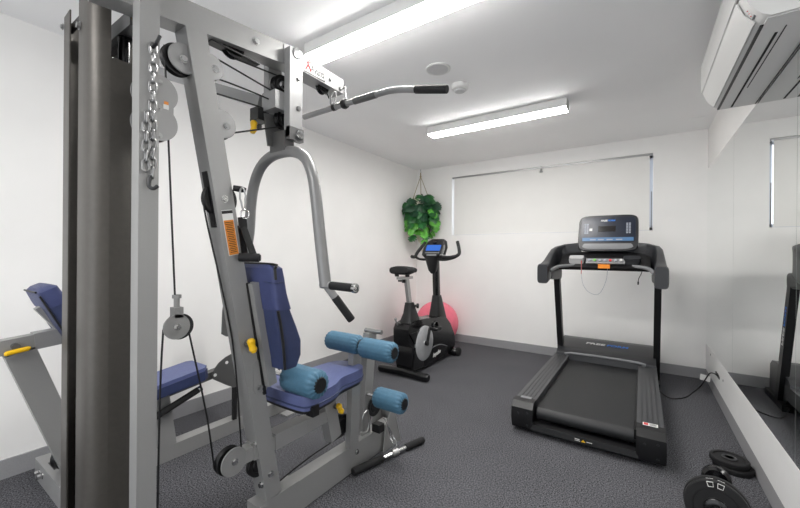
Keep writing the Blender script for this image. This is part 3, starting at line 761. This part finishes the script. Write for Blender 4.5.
finish('seat_side', tilt(MB().prism([(-2.350, .655), (-2.120, .655), (-2.120, 1.122), (-2.147, 1.15), (-2.323, 1.15), (-2.350, 1.122)], 'z', .432, .485, .008)), M['navy'], s2)
finish('seat_support', MB().beam((XB + .01, .92, .37), (XB + .01, .96, .085), .06, .09, X), M['silver'], Bn)
finish('seat_rail', MB().beam((XB, .66, .345), (XB, 1.36, .43), .05, .045, X), M['silver_d'], Bn)
q0, q1 = Vector((-2.17, .84, .275)), Vector((-2.17, 1.125, .372))
g = finish('foam_grip', MB().cyl(q0, q1 - (q1 - q0).normalized() * .02, .018, bev=.003), M['rubber'], Bn)
finish('end_cap', MB().cyl(q1 - (q1 - q0).normalized() * .02, q1, .017, bev=.003), M['chrome'], g)
arcp = [(1.205, .425), (1.215, .39), (1.30, .33), (1.43, .25), (1.43, .52), (1.40, .53)] + [(1.40 - .19 * math.sin(a), .53 - .13 * (1 - math.cos(a)) * .9) for a in (.3, .6, .9, 1.2, 1.45)]
ap = finish('quadrant_plate', MB().prism(arcp, 'x', -2.206, -2.200, .001), M['silver_d'], Bn)
b = MB()
for (y, z) in ((1.225, .415), (1.30, .475), (1.365, .51)): b.cyl((-2.2005, y, z), (-2.198, y, z), .010, n=14)
finish('adjustment_hole', b, M['white'], ap)
finish('end_post', MB().beam((XB, 1.40, .50), (XB, 1.43, .085), .05, .075, X), M['silver'], Bn)
finish('rubber_bumper', MB().box((-2.215, 1.345, .09), (-2.195, 1.37, .30), .004), M['rubber'], Bn)
finish('upright_plate', MB().prism([(1.30, .97), (1.42, .97), (1.42, .62), (1.30, .64), (1.27, .66), (1.275, .8)], 'x', -2.215, -2.205, .003), M['silver_d'], Bn)
finish('upright_post', MB().beam((XB, 1.43, .44), (XB, 1.43, 1.0), .05, .06, X), M['silver_d'], Bn)
finish('locating_rod', MB().cyl((-2.20, 1.70, .085), (-2.20, 1.70, .36), .010), M['chrome'], Bn)
finish('rod_knob', MB().cyl((-2.20, 1.66, .105), (-2.16, 1.70, .10), .022, bev=.004).sphere((-2.155, 1.705, .10), .016), M['steel'], Bn)
finish('floor_tab', MB().box((-2.19, 1.70, .0), (-2.11, 1.78, .008), .001), M['silver_l'], Bn)
finish('cable', MB().tube([(-2.40, .70, .006), (-2.40, 1.07, .006), (-2.38, 1.40, .006)], .004, 8), M['black'], Bn)

# ------------------------------------------------------------ TREADMILL
T = thing('treadmill', 'black motorised treadmill with wide running belt facing the window', 'treadmill', (-.295, 3.3, 0))
x0, x1, xi0, xi1, yn, yf = -.715, .112, -.585, -.02, 2.435, 4.25
for s, a, c in ((-1, x0, xi0), (1, xi1, x1)):
    sr = finish('side_rail', MB().box((a, yn + .06, .09), (c, 3.98, .20), .012, 3), M['rail'], T)
    b = MB()
    for k in range(4):
        xx = a + (c - a) * (.2 + .2 * k); b.box((xx - .004, yn + .10, .1995), (xx + .004, 3.95, .2025), .001)
    finish('rail_rib', b, M['dgrey'], sr)
    ec = MB().prism([(yn + .09, .205), (yn + .03, .2), (yn - .005, .165), (yn - .01, .10), (yn + .01, .03), (yn + .04, .015), (yn + .20, .015), (yn + .20, .09), (yn + .09, .10)], 'x', a - (.006 if s < 0 else 0), c + (.006 if s > 0 else 0), .008, 3)
    e = finish('rail_end_cap', ec, M['black'], T)
    for (dx, zz) in ((.3, .13), (.75, .14), (.75, .06)):
        xx = a + (c - a) * dx; finish('cap_screw', MB().lathe((xx, yn - .006, zz), -Y, [(0, .001), (0, .007), (.003, .006), (.003, .001)], 12), M['dgrey'], e)
    lp = finish('warning_sticker', MB().box((a + .03, yn + .075, .2035), (c - .03, yn + .115, .2055), .0002), M['white'] if s > 0 else M['mgrey'], e)
    if s > 0:
        lp['label'] = 'white safety sticker with red pictogram'
        finish('sticker_pictogram', MB().box((a + .034, yn + .08, .2055), (a + .056, yn + .11, .2062), 0), M['red'], lp)
        b = MB()
        for kk in range(4): b.box((a + .062, yn + .081 + kk * .008, .2055), (c - .036, yn + .084 + kk * .008, .2062), 0)
        finish('sticker_text', b, M['dgrey'], lp)
dk = finish('deck', MB().box((xi0 - .01, yn + .10, .10), (xi1 + .01, 4.0, .155), .004), M['black'], T)
b = MB()
ys = [(yn + .13, .158), (yn + .2, .160), (3.95, .160)]
# belt wrapping the rear drum
prof = [(3.97, .155), (3.97, .162), (yn + .10, .162)] + [(yn + .10 - .042 * math.sin(a), .120 + .042 * math.cos(a)) for a in [PI * k / 12 for k in range(1, 13)]] + [(3.9, .078), (3.9, .083), (yn + .10, .083)] + [(yn + .10 - .037 * math.sin(a), .120 - .037 * math.cos(a)) for a in [PI * k / 12 for k in range(1, 12)]] + [(yn + .10, .157)]
finish('running_belt', MB().prism(prof, 'x', xi0 + .012, xi1 - .012, 0), M['belt'], T)
tail = finish('tail_bar', MB().prism([(yn + .045, .075), (yn + .005, .07), (yn + .0, .035), (yn + .02, .02), (yn + .12, .02), (yn + .12, .06)], 'x', xi0 - .01, xi1 + .01, .006, 3), M['black'], T)
ts = finish('caution_sticker', MB().box((-.34, yn - .0005, .042), (-.235, yn + .006, .062), .0004), M['black'], tail)
finish('warning_triangle', MB().prism([(-.300, .045), (-.276, .045), (-.288, .061)], 'y', yn - .0015, yn, 0), M['yellow'], ts)
finish('sticker_text', MB().box((-.335, yn - .0015, .046), (-.305, yn, .049), 0).box((-.335, yn - .0015, .054), (-.308, yn, .058), 0).box((-.27, yn - .0015, .050), (-.24, yn, .054), 0), M['white'], ts)
# hood
hd = finish('motor_hood', MB().prism([(3.84, .15), (3.85, .22), (3.88, .245), (3.98, .265), (4.20, .30), (4.30, .30), (4.36, .26), (4.37, .05), (3.95, .05)], 'x', -.70, .11, .014, 4), M['dgrey'], T)
finish('hood_lip', MB().tube([(-.60, 3.845, .19), (-.57, 3.835, .228), (-.02, 3.835, .228), (.01, 3.845, .19)], .012, 10, 3), M['mgrey'], hd)
hn = Vector((0, -.157, .987)); hu = Vector((0, .987, .157))
text('hood_lettering', 'FREE', .06, M['white'], hd, (-.385, 4.10, .2882), X, hu, .0012, .12, .17)
text('hood_lettering', 'FORM', .06, M['blue_t'], hd, (-.195, 4.10, .2882), X, hu, .0012, .12, .18)
# posts
for x in (-.685, .115):
    finish('upright_post', MB().beam((x, 4.06, .03), (x, 3.765, .99), .05, .075, X, bev=.008), M['black'], T)
for x in (-.70, .11): finish('base_foot', MB().box((x - .03, 3.9, 0), (x + .03, 4.37, .05), .01), M['black'], T)
for x, y in ((-.66, 2.56), (.07, 2.56)): finish('levelling_foot', MB().cyl((x, y, 0), (x, y, .03), .025), M['rubber'], T)
text('post_lettering', 'FREE', .045, M['white'], T, (.1403, 3.895, .57), Vector((0, -.295, .96)), Vector((0, -.96, -.295)), .0006, .1, .15)
text('post_lettering', 'FORM', .045, M['blue_t'], T, (.1403, 3.85, .73), Vector((0, -.295, .96)), Vector((0, -.96, -.295)), .0006, .1, .16)
# side handles and arch
def arm2(sgn):
    S_ = [((.408, 3.20, 1.02), .040, .078), ((.408, 3.215, 1.02), .045, .083), ((.408, 3.30, 1.03), .042, .08), ((.412, 3.42, 1.055), .036, .082), ((.412, 3.55, 1.09), .030, .10), ((.405, 3.68, 1.125), .028, .115), ((.375, 3.78, 1.165), .028, .105), ((.31, 3.83, 1.21), .028, .08), ((.20, 3.85, 1.24), .03, .06)]
    P = [Vector((-.29 + sgn * a[0], a[1], a[2])) for a, _, _ in S_]; secs = []
    for i in range(len(P)):
        d = (P[min(i + 1, len(P) - 1)] - P[max(i - 1, 0)]).normalized()
        if i < 2: d = Y
        u = d.cross(Z).normalized(); v = u.cross(d).normalized()
        secs.append((P[i], u, v, S_[i][1], S_[i][2], 5))
    return MB().sup(secs, 28)
for s in (-1, 1):
    a_ = finish('side_arm', arm2(s), M['dgrey'], T)
    finish('arm_underside', MB().sup([((-.29 + s * .40, 3.40, 1.0), X, Z, .03, .03, 4), ((-.29 + s * .40, 3.60, 1.0), X, Z, .035, .05, 4), ((-.29 + s * .395, 3.82, 1.0), X, Z, .035, .06, 4)], 20), M['black'], a_)
    finish('hand_rail', MB().tube([(-.29 + s * .37, 3.30, 1.04), (-.29 + s * .33, 3.50, 1.075), (-.29 + s * .22, 3.66, 1.085), (-.29 + s * .16, 3.72, 1.09)], .015, 12, 5), M['mgrey'], T)
cross = finish('console_base', MB().prism([(3.60, 1.07), (3.62, 1.045), (3.80, 1.045), (3.87, 1.15), (3.86, 1.215), (3.82, 1.21), (3.74, 1.15)], 'x', -.64, .06, .014, 3), M['black'], T)
def slope_pt(x, s): # on the sloped tray surface y3.74->3.80, z1.15->1.28
    return Vector((x, 3.735 + s * .06, 1.15 + s * .13))
tn = Vector((0, -.91, .42))
for s, m in ((-1, 'white'), (1, 'dgrey')):
    c = Vector((-.285 + s * .215, 3.68, 1.145))
    finish('bottle_tray', MB().sup([(c - Vector((0, 0, .03)), X, Vector((0, .9, .45)), .06, .035, 5), (c, X, Vector((0, .9, .45)), .066, .04, 5), (c + Vector((0, -.012, .018)), X, Vector((0, .9, .45)), .06, .034, 5)], 24), M['tray' if m == 'white' else m], cross)
kp = finish('key_panel', MB().beam(Vector((-.42, 3.645, 1.125)), Vector((-.12, 3.645, 1.125)), .012, .055, (0, -.75, .66), bev=.004), M['mgrey'], cross)
b = MB()
cols = [M['grey_t'], M['leaf_l'], M['grey_t'], M['grey_t'], M['red'], M['grey_t'], M['white']]
for k in range(7):
    b.use(cols[k]); b.cyl(Vector((-.39 + k * .04, 3.641, 1.133)), Vector((-.39 + k * .04, 3.634, 1.139)), .011, n=12)
finish('key_button', b, None, kp)
sk = finish('safety_key', MB().box((-.32, 3.59, 1.065), (-.23, 3.635, 1.10), .01, 3), M['orange'], cross); sk['label'] = 'orange safety key'
finish('key_cord', MB().tube([(-.452, 3.60, 1.13), (-.452, 3.59, 1.03), (-.435, 3.58, .92), (-.39, 3.575, .855), (-.33, 3.575, .835), (-.29, 3.58, .87), (-.255, 3.59, .97), (-.247, 3.598, 1.07)], .0016, 6, 6), M['grey_t'], sk)
finish('cord_clip', MB().cyl((-.452, 3.60, 1.01), (-.452, 3.60, 1.13), .004), M['red_c'], sk)
finish('headphone_cord', MB().tube([(.0, 3.66, 1.10), (.0, 3.62, 1.04), (-.02, 3.615, .99), (-.025, 3.615, .955)], .003, 6, 4).cyl((-.025, 3.615, .935), (-.025, 3.615, .96), .006), M['black'], cross)
# console head
cn = Vector((0, -.93, .37)).normalized(); cuv = Vector((0, .37, .93)).normalized()
cc = Vector((-.268, 3.86, 1.385))
def cp(a, b_, d): return cc + X * a + cuv * b_ + cn * d
cons = finish('console', MB().sup([(cp(0, 0, -.045), X, cuv, .21, .145, 7), (cp(0, 0, -.035), X, cuv, .228, .162, 7), (cp(0, 0, .0), X, cuv, .243, .186, 7), (cp(0, 0, .012), X, cuv, .237, .180, 7)], 56), M['dgrey'], T)
def plate(x0_, x1_, z0_, z1_, d0, d1, bev=.0005):
    return MB().beam(cp((x0_ + x1_) / 2, (z0_ + z1_) / 2, d0), cp((x0_ + x1_) / 2, (z0_ + z1_) / 2, d1), x1_ - x0_, z1_ - z0_, X, bev=bev)
face = finish('console_face', MB().sup([(cp(0, .03, .010), X, cuv, .222, .128, 9), (cp(0, .03, .0145), X, cuv, .220, .126, 9)], 48), M['screen'], cons)
dsp = finish('display', plate(-.075, .065, .01, .065, .012, .016), M['lcd_dark'], face)
finish('blue_band', plate(-.205, .205, -.085, -.050, .012, .0158), mat('console_blue_band', (70, 110, 150), .4), face)
text('console_lettering', 'FREE', .022, M['white'], face, cp(-.03, .122, .0152), X, cuv, .0006, .1, .054)
text('console_lettering', 'FORM', .022, M['blue_t'], face, cp(.03, .122, .0152), X, cuv, .0006, .1, .06)
for sx in (-.175, .165):
    b = MB()
    for k in range(7):
        for j in (-1, 1):
            p = sx + j * .010; q_ = -.005 + k * .0155
            b.beam(cp(p, q_, .014), cp(p, q_, .017), .015, .011, X, bev=.0008)
    finish('keypad', b, M['grey_t'], face)
for k, px_ in enumerate((-.135, -.07, -.0, .075)):
    finish('touch_key', plate(px_ - .005, px_ + .045, -.077, -.067, .0155, .017), M['grey_t'], face)
finish('white_sticker', plate(-.15, -.125, .02, .045, .014, .0165), M['white'], face)
finish('console_ledge', MB().sup([(cp(0, -.110, .004), X, cn, .20, .010, 5), (cp(0, -.14, .006), X, cn, .205, .013, 5), (cp(0, -.165, .0), X, cn, .19, .012, 5)], 32), M['mgrey'], cons)
finish('console_neck', MB().sup([((-.268, 3.85, 1.17), X, Y, .17, .04, 5), ((-.268, 3.88, 1.30), X, Y, .16, .03, 5)], 28), M['black'], T)
finish('power_cord', MB().tube([(.10, 3.9, .03), (.19, 3.72, .006), (.30, 3.80, .006), (.38, 4.02, .006), (.43, 4.10, .03), (.455, 4.02, .12), (.475, 3.94, .20), (.495, 3.88, .22), (.5115, 3.84, .215)], .0045, 8, 6), M['black'], T)
finish('cord_tag', MB().beam((.425, 4.05, .135), (.490, 4.03, .128), .003, .05, Y, bev=.0005), M['white'], T)

o = thing('cable_grommet', 'dark cable hole with two screws in the white board below the mirror', 'cable hole', (.515, 3.85, .20))
finish('grommet', MB().sup([((.5142, 3.86, .215), Y, Z, .10, .018, 2.5), ((.5125, 3.86, .215), Y, Z, .095, .015, 2.5)], 24), M['black'], o)
for y_, z_ in ((4.22, .30), (3.62, .24)): finish('screw', MB().lathe((.5145, y_, z_), -X, [(0, .001), (0, .009), (.002, .008), (.002, .001)], 14), M['mgrey'], o)

# ------------------------------------------------------------ EXERCISE BIKE
K = thing('exercise_bike', 'black upright exercise bike with grey flywheel disc beside pink ball', 'exercise bike', (-1.90, 3.3, 0))
XK = -1.90
def stab(y, hw, r):
    a, c = XK - hw, XK + hw
    o = finish('stabiliser', MB().sup([((a, y, r), Y, Z, r * .8, r * .8, 3), ((a + .02, y, r), Y, Z, r, r, 3), ((XK, y, r + .015), Y, Z, r, r, 3), ((c - .02, y, r), Y, Z, r, r, 3), ((c, y, r), Y, Z, r * .8, r * .8, 3)], 20), M['blackg'], K)
    return o
stab(2.90, .28, .036); stab(3.84, .12, .042)
for s in (-1, 1):
    finish('transport_wheel', MB().lathe((XK + s * .115, 3.86, .05), X * s, [(0, .001), (0, .045), (.01, .05), (.03, .05), (.04, .044), (.04, .001)], 24), M['rubber'], K)
bp = [(2.86, .30), (2.855, .46), (2.885, .505), (3.0, .53), (3.20, .525), (3.40, .50), (3.52, .50), (3.66, .46), (3.75, .39), (3.86, .25), (3.88, .12), (3.80, .06), (3.55, .055), (3.15, .04), (2.93, .045), (2.90, .12), (2.93, .28), (2.88, .32)]
bd = finish('body_shell', MB().prism(bp, 'x', XK - .085, XK + .085, .022, 4), M['blackg'], K)
finish('shell_side', MB().prism([(2.93, .06), (3.12, .055), (3.20, .27), (3.28, .42), (3.05, .43), (2.88, .42), (2.98, .30)], 'x', XK + .084, XK + .096, .008, 3), M['black'], bd)
sw = MB().tube([(XK + .088, 3.10, .10), (XK + .092, 3.20, .16), (XK + .092, 3.33, .205), (XK + .092, 3.50, .20), (XK + .09, 3.66, .15)], .004, 8, 5)
finish('trim_line', sw, M['mgrey'], bd)
text('body_lettering', 'Impulse', .06, M['white'], bd, (XK + .0865, 3.42, .12), (0, .99, .10), Z, .0012, .35, .17)
dc = finish('flywheel_disc', MB().lathe((XK + .085, 3.145, .285), X, [(0, .001), (0, .172), (.012, .172), (.018, .163), (.018, .03), (.022, .028), (.022, .001)], 48), M['disc'], K)
cr = finish('crank', MB().beam((XK + .125, 3.145, .285), (XK + .125, 3.20, .435), .016, .028, X, bev=.004).cyl((XK + .10, 3.145, .285), (XK + .135, 3.145, .285), .022), M['black'], K)
pd_ = finish('pedal', MB().sup([((XK + .13, 3.20, .435), Y, Z, .03, .014, 4), ((XK + .15, 3.20, .435), Y, Z, .055, .02, 4), ((XK + .22, 3.20, .435), Y, Z, .055, .02, 4), ((XK + .235, 3.20, .435), Y, Z, .045, .014, 4)], 20), M['black'], cr)
finish('pedal_strap', MB().tube([(XK + .18, 3.16, .44), (XK + .18, 3.17, .49), (XK + .18, 3.215, .50), (XK + .18, 3.245, .45)], .006, 8, 4, rx=.02, side=X), M['blackg'], cr)
cr2 = finish('crank', MB().beam((XK - .125, 3.145, .285), (XK - .125, 3.09, .135), .016, .028, X, bev=.004), M['black'], K)
finish('pedal', MB().sup([((XK - .13, 3.09, .135), Y, Z, .03, .014, 4), ((XK - .15, 3.09, .135), Y, Z, .055, .02, 4), ((XK - .235, 3.09, .135), Y, Z, .045, .014, 4)], 20), M['black'], cr2)
sb = finish('seat_post_socket', MB().sup([((XK, 3.02, .51), X, Y, .075, .11, 4), ((XK, 3.02, .60), X, Y, .052, .07, 4), ((XK, 3.005, .70), X, Y, .035, .042, 4)], 24), M['black'], K)
finish('adjuster_knob', MB().lathe((XK + .03, 3.05, .665), (1, .5, 0), [(0, .001), (0, .012), (.02, .012), (.022, .024), (.04, .024), (.045, .018), (.045, .001)], 18), M['black'], sb)
finish('seat_post', MB().beam((XK, 3.015, .64), (XK, 2.945, .945), .032, .048, X, bev=.008), M['steel'], K)
sl = finish('seat_slider', MB().box((XK - .03, 2.82, .935), (XK + .03, 3.02, .96), .006), M['steel'], K)
finish('slider_knob', MB().cyl((XK, 2.90, .90), (XK, 2.90, .935), .018, bev=.003).cyl((XK, 2.84, .915), (XK, 2.84, .93), .022, bev=.003), M['black'], sl)
sd = finish('saddle', MB().sup([((XK, 2.80, 1.015), X, Z, .09, .015, 3), ((XK, 2.815, 1.02), X, Z, .11, .036, 3.2), ((XK, 2.87, 1.02), X, Z, .117, .042, 3.2), ((XK, 2.95, 1.02), X, Z, .095, .034, 3.2), ((XK, 3.02, 1.02), X, Z, .048, .03, 3), ((XK, 3.09, 1.015), X, Z, .034, .024, 2.5), ((XK, 3.11, 1.01), X, Z, .02, .012, 2.5)], 30), M['rubber'], K)
finish('saddle_groove', MB().box((XK - .008, 2.80, 1.053), (XK + .008, 2.95, 1.0575), .003), M['blackg'], sd)
b = MB()
for s in (-1, 1): b.lathe((XK + s * .06, 2.87, .99), -Z, [(0, .001), (0, .022), (.03, .02), (.03, .001)], 16)
finish('saddle_spring', b, M['black'], sd)
finish('mast_base', MB().sup([((XK, 3.60, .42), X, Y, .078, .13, 4), ((XK, 3.59, .58), X, Y, .058, .085, 4), ((XK, 3.575, .72), X, Y, .04, .05, 4)], 24), M['black'], K)
finish('mast', MB().sup([((XK, 3.58, .60), X, Y, .034, .038, 4), ((XK, 3.545, 1.10), X, Y, .034, .038, 4)], 20), M['blackg'], K)
finish('bottle_holder', MB().sup([((XK - .0, 3.485, .965), X, Y, .02, .02, 3), ((XK, 3.475, 1.0), X, Y, .045, .035, 3), ((XK, 3.465, 1.10), X, Y, .07, .05, 3), ((XK, 3.465, 1.165), X, Y, .085, .06, 3)], 24), M['black'], K)
hk = finish('console_housing', MB().sup([((XK + .02, 3.44, 1.14), X, Vector((0, .8, .6)), .10, .02, 3), ((XK + .02, 3.455, 1.17), X, Y, .135, .05, 4), ((XK + .02, 3.50, 1.25), X, Y, .14, .045, 4), ((XK + .02, 3.545, 1.32), X, Y, .11, .035, 3.5), ((XK + .02, 3.555, 1.345), X, Y, .07, .02, 3)], 32), M['black'], K)
kd = Vector((0, .5, .87)).normalized(); kn = Vector((0, -.87, .5))
kc = Vector((XK + .02, 3.452, 1.245))
finish('lit_screen', MB().beam(kc - kn * .004, kc + kn * .006, .17, .07, X, bev=.004), M['lcd'], hk)
finish('grey_keys', MB().beam(kc - kd * .062 - kn * .004, kc - kd * .062 + kn * .006, .17, .012, X, bev=.002).beam(kc - kd * .088 - kn * .008, kc - kd * .088 + kn * .004, .12, .018, X, bev=.004), M['mgrey'], hk)
finish('screen_shade', MB().sphere(kc + kd * .07 + kn * .002, .024, 1, .5, .8), M['blackg'], hk)
for s in (-1, 1):
    C0 = XK + .03
    hb = finish('handlebar', MB().tube([(C0 + s * .03, 3.46, 1.12), (C0 + s * .15, 3.43, 1.12), (C0 + s * .24, 3.46, 1.145), (C0 + s * .26, 3.53, 1.18)], .013, 12, 5), M['black'], K)
    finish('horn_grip', MB().tube([(C0 + s * .245, 3.47, 1.155), (C0 + s * .262, 3.52, 1.185), (C0 + s * .235, 3.57, 1.25), (C0 + s * .20, 3.61, 1.315)], .018, 12, 5), M['rubber'], hb)
    finish('palm_grip', MB().tube([(C0 + s * .24, 3.46, 1.155), (C0 + s * .21, 3.38, 1.145), (C0 + s * .17, 3.27, 1.15)], .018, 12, 5), M['rubber'], hb)
finish('pulse_sensor', MB().cyl((C0 + .16, 3.29, 1.165), (C0 + .18, 3.35, 1.162), .012), M['chrome'], hb)
finish('levelling_knob', MB().cyl((XK - .05, 2.87, .49), (XK - .05, 2.84, .55), .007).sphere((XK - .05, 2.838, .555), .014), M['steel'], K)

# ------------------------------------------------------------ ball
bc = Vector((-2.235, 4.215, .28))
prof = [(0, .001)] + [(.28 - .28 * math.cos(a), .28 * math.sin(a) * (1 + .004 * math.cos(a * 42))) for a in [PI * k / 60 for k in range(1, 60)]] + [(.56, .001)]
o = finish('exercise_ball', MB().lathe(bc - Vector((.2, -.1, .97)).normalized() * .28, (.2, -.1, .97), prof, 48), M['pink'], loc=(bc.x, bc.y, 0), ang=1.5)
tag(o, 'pink inflatable exercise ball behind the bike', 'exercise ball')

# ------------------------------------------------------------ hanging plant
P0 = Vector((-2.56, 4.33, 0))
PL = thing('hanging_plant', 'green leafy trailing plant in a cream hanger in the corner', 'plant', (P0.x, P0.y, 1.9))
hook = Vector((-2.655, 4.475, 2.395))
finish('ceiling_hook', MB().cyl(hook, hook - Z * .03, .005).tube([hook - Z * .028, hook + V(.01, 0, -.04), hook + V(0, 0, -.052), hook + V(-.01, 0, -.045)], .003, 6, 4), M['steel'], PL)
kn_ = hook - Z * .10
b = MB().cyl(hook - Z * .045, kn_, .008).sphere(kn_, .014)
for a in (0, 2.1, 4.2): b.tube([kn_, P0 + Vector((.13 * math.cos(a), .13 * math.sin(a), 1.93))], .0045, 8)
finish('rope', b, M['rope'], PL)
finish('pot', MB().lathe((P0.x, P0.y, 1.72), Z, [(0, .001), (0, .07), (.02, .09), (.20, .115), (.21, .12), (.215, .108), (.19, .10), (.19, .001)], 32), M['cream'], PL)
b = MB()
for a in (2.6, 3.4, 4.3, 5.2):
    q = P0 + Vector((.12 * math.cos(a), .12 * math.sin(a), 0))
    b.tube([q + Z * 1.86, q + Vector((-.02, .0, 1.62)), P0 + Vector((.02 * math.cos(a), .02 * math.sin(a), 1.34))], .006, 8, 5)
b.tube([P0 + V(0, 0, 1.36), P0 + V(.02, -.02, 1.28), P0 + V(.06, -.04, 1.20)], .012, 8, 4)
finish('cotton_hanger', b, M['cream'], PL)
def leaf(mb, c, d, n, L):
    """lobed heart-shaped leaf, slightly folded"""
    d = d.normalized(); n = (n - d * n.dot(d)).normalized(); s = d.cross(n)
    half = [(.0, .0), (-.12, .26), (.0, .48), (.16, .56), (.24, .34), (.34, .60), (.50, .58), (.50, .32), (.62, .52), (.76, .44), (.74, .22), (.86, .30), (.95, .16), (1.0, 0)]
    b = bmesh.new()
    def pt(t, w): return c + d * (t * L) + s * (w * L) + n * (-abs(w) * .35 * L - t * t * .28 * L)
    mid = [b.verts.new(pt(t, 0)) for t in (0, .26, .50, .74, 1.0)]
    for sg in (1, -1):
        hv = [b.verts.new(pt(t, sg * w)) for t, w in half[1:-1]]
        polys = [[mid[0], hv[0], hv[1], hv[2], hv[3], mid[1]], [mid[1], hv[3], hv[4], hv[5], hv[6], mid[2]], [mid[2], hv[6], hv[7], hv[8], hv[9], mid[3]], [mid[3], hv[9], hv[10], hv[11], mid[4]]]
        for p in polys: b.faces.new(p if sg > 0 else p[::-1])
    vs = [mb.bm.verts.new(v.co) for v in b.verts]; b.verts.index_update()
    for f_ in b.faces:
        nf = mb.bm.faces.new([vs[v.index] for v in f_.verts]); nf.material_index = mb.mi
    b.free()
mb = MB(); stems = MB()
rnd = random.Random(5)
camv = Vector((.5, -.85, 0)).normalized()
def put(c, out, L, m):
    c.x = max(c.x, XL + .05); c.y = min(c.y, YB - .05)
    mb.use(m)
    leaf(mb, c, out + Vector((rnd.uniform(-.5, .5), rnd.uniform(-.5, .5), -.9 + rnd.uniform(-.4, .2))), camv + out * .7 + Z * rnd.uniform(.2, .9), L)
for i in range(52):     # crown
    a = rnd.uniform(0, 2 * PI); r_ = .26 * math.sqrt(rnd.random()); z_ = 2.06 - .5 * r_ - rnd.random() * .16
    out = Vector((math.cos(a), math.sin(a), .1)); c = P0 + Vector((out.x * r_, out.y * r_, z_))
    put(c, out, rnd.uniform(.08, .12), rnd.choice([M['leaf_d'], M['leaf_d'], M['leaf_m']]))
for i in range(22):      # trailing vines
    a = -3.0 + 4.2 * ((i * .618) % 1); ra = rnd.uniform(.08, .27); ln = rnd.uniform(.2, .56) * (1.0 if i % 2 else .8)
    out = Vector((math.cos(a), math.sin(a), 0)); pts = []
    for k in range(6):
        t_ = k / 5; pts.append(P0 + Vector((out.x * (.1 + (ra - .1) * min(1, 2 * t_)), out.y * (.1 + (ra - .1) * min(1, 2 * t_)), 1.92 - ln * t_)))
    for p_ in pts: p_.x = max(p_.x, XL + .03); p_.y = min(p_.y, YB - .03)
    stems.tube(pts, .002, 6, 3)
    for k in range(1, 6):
        put(pts[k].copy() + Vector((rnd.uniform(-.03, .03), rnd.uniform(-.03, .03), 0)), out, rnd.uniform(.08, .11), M['leaf_d'] if k < 3 else (M['leaf_m'] if k < 4 or rnd.random() < .3 else M['leaf_l']))
finish('stems', stems, M['leaf_m'], PL)
finish('foliage', mb, None, PL, ang=3)

# ------------------------------------------------------------ weights on the floor
def floor_plate(name_label, c, r, h, ax=(0, 0, 1)):
    c = Vector(c)
    t_ = thing('weight_plate', name_label, 'weight plate', c, 'round black weight plates stacked by the mirror wall')
    pr = [(0, .018), (0, r * .95), (h * .15, r), (h * .85, r), (h, r * .95), (h, r * .82), (h * .75, r * .78), (h * .75, r * .42), (h, r * .36), (h, .022), (h * .5, .020), (0, .018)]
    finish('plate_body', MB().lathe(c, ax, pr, 48), M['rubber'], t_)
    finish('plate_ring', MB().lathe(c + Vector(ax).normalized() * (h - .0005), ax, [(0, .021), (0, .033), (.0015, .033), (.0015, .021), (0, .021)], 28), M['dgrey'], t_)
    return t_
floor_plate('lower black weight plate on the carpet by the mirror board', (.426, 2.69, 0), .087, .028)
floor_plate('upper black weight plate stacked slightly offset beside the dumbbell', (.412, 2.70, .0285), .086, .028)
D0, D1 = Vector((.268, 2.01, .121)), Vector((.318, 2.40, .066)); dd = (D1 - D0).normalized()
DB = thing('dumbbell', 'large black dumbbell loaded with two big rubber discs', 'dumbbell', (.29, 2.1, 0))
finish('bar', MB().cyl(D0 - dd * .05, D1, .014), M['chrome'], DB)
def dplate(off, r, h, lab=False):
    pr = [(0, .016), (0, r * .96), (h * .12, r), (h * .88, r), (h, r * .965), (h, r * .72), (h * .84, r * .70), (h * .84, r * .40), (h, r * .37), (h, .016), (0, .016)]
    o = finish('disc', MB().lathe(D0 + dd * off, -dd, pr, 56), M['rubber'], DB)
    _, u, v = frame(-dd, Z)
    p = MB()
    for cang in (1.42, 1.78) if not lab else (1.62,):
        pts = []
        for (da, rr_) in ((-.10, .78), (.10, .78), (.10, .95), (-.10, .95)):
            an = cang + da; side = Vector((1, 0, 0)); side = (side - dd * side.dot(dd)).normalized(); up = side.cross(dd)
            if up.z < 0: up = -up
            pts.append(D0 + dd * off - dd * (h + .0008) + (side * math.cos(an) + up * math.sin(an)) * r * rr_)
        p.tube(pts, .0016, 6, 0, True)
    finish('white_marking', p, M['white'], o)
    return o
dplate(.03, .112, .026); dplate(.0, .108, .026)
finish('collar', MB().lathe(D0 - dd * .031, -dd, [(0, .001), (0, .042), (.008, .042), (.012, .034), (.012, .022), (.03, .02), (.03, .001)], 28), M['blackg'], DB)
finish('end_knob', MB().lathe(D1 - dd * .05, dd, [(0, .014), (.0, .045), (.012, .058), (.035, .060), (.05, .052), (.056, .03), (.056, .001)], 28), M['blackg'], DB)

# ------------------------------------------------------------ light and view
wd = bpy.data.worlds.new('world'); scn.world = wd; wd.use_nodes = True
nt = wd.node_tree; bg = nt.nodes['Background']
bg.inputs[0].default_value = (.93, .96, 1, 1); bg.inputs[1].default_value = WORLD   # bright overcast daylight
scn.view_settings.view_transform = 'Standard'; scn.view_settings.look = 'None'
scn.view_settings.exposure = 0.74; scn.view_settings.gamma = 1; scn.view_settings.use_curve_mapping = False
scn.cycles.max_bounces = 12; scn.cycles.diffuse_bounces = 8; scn.cycles.use_denoising = True
scn.cycles.caustics_reflective = True
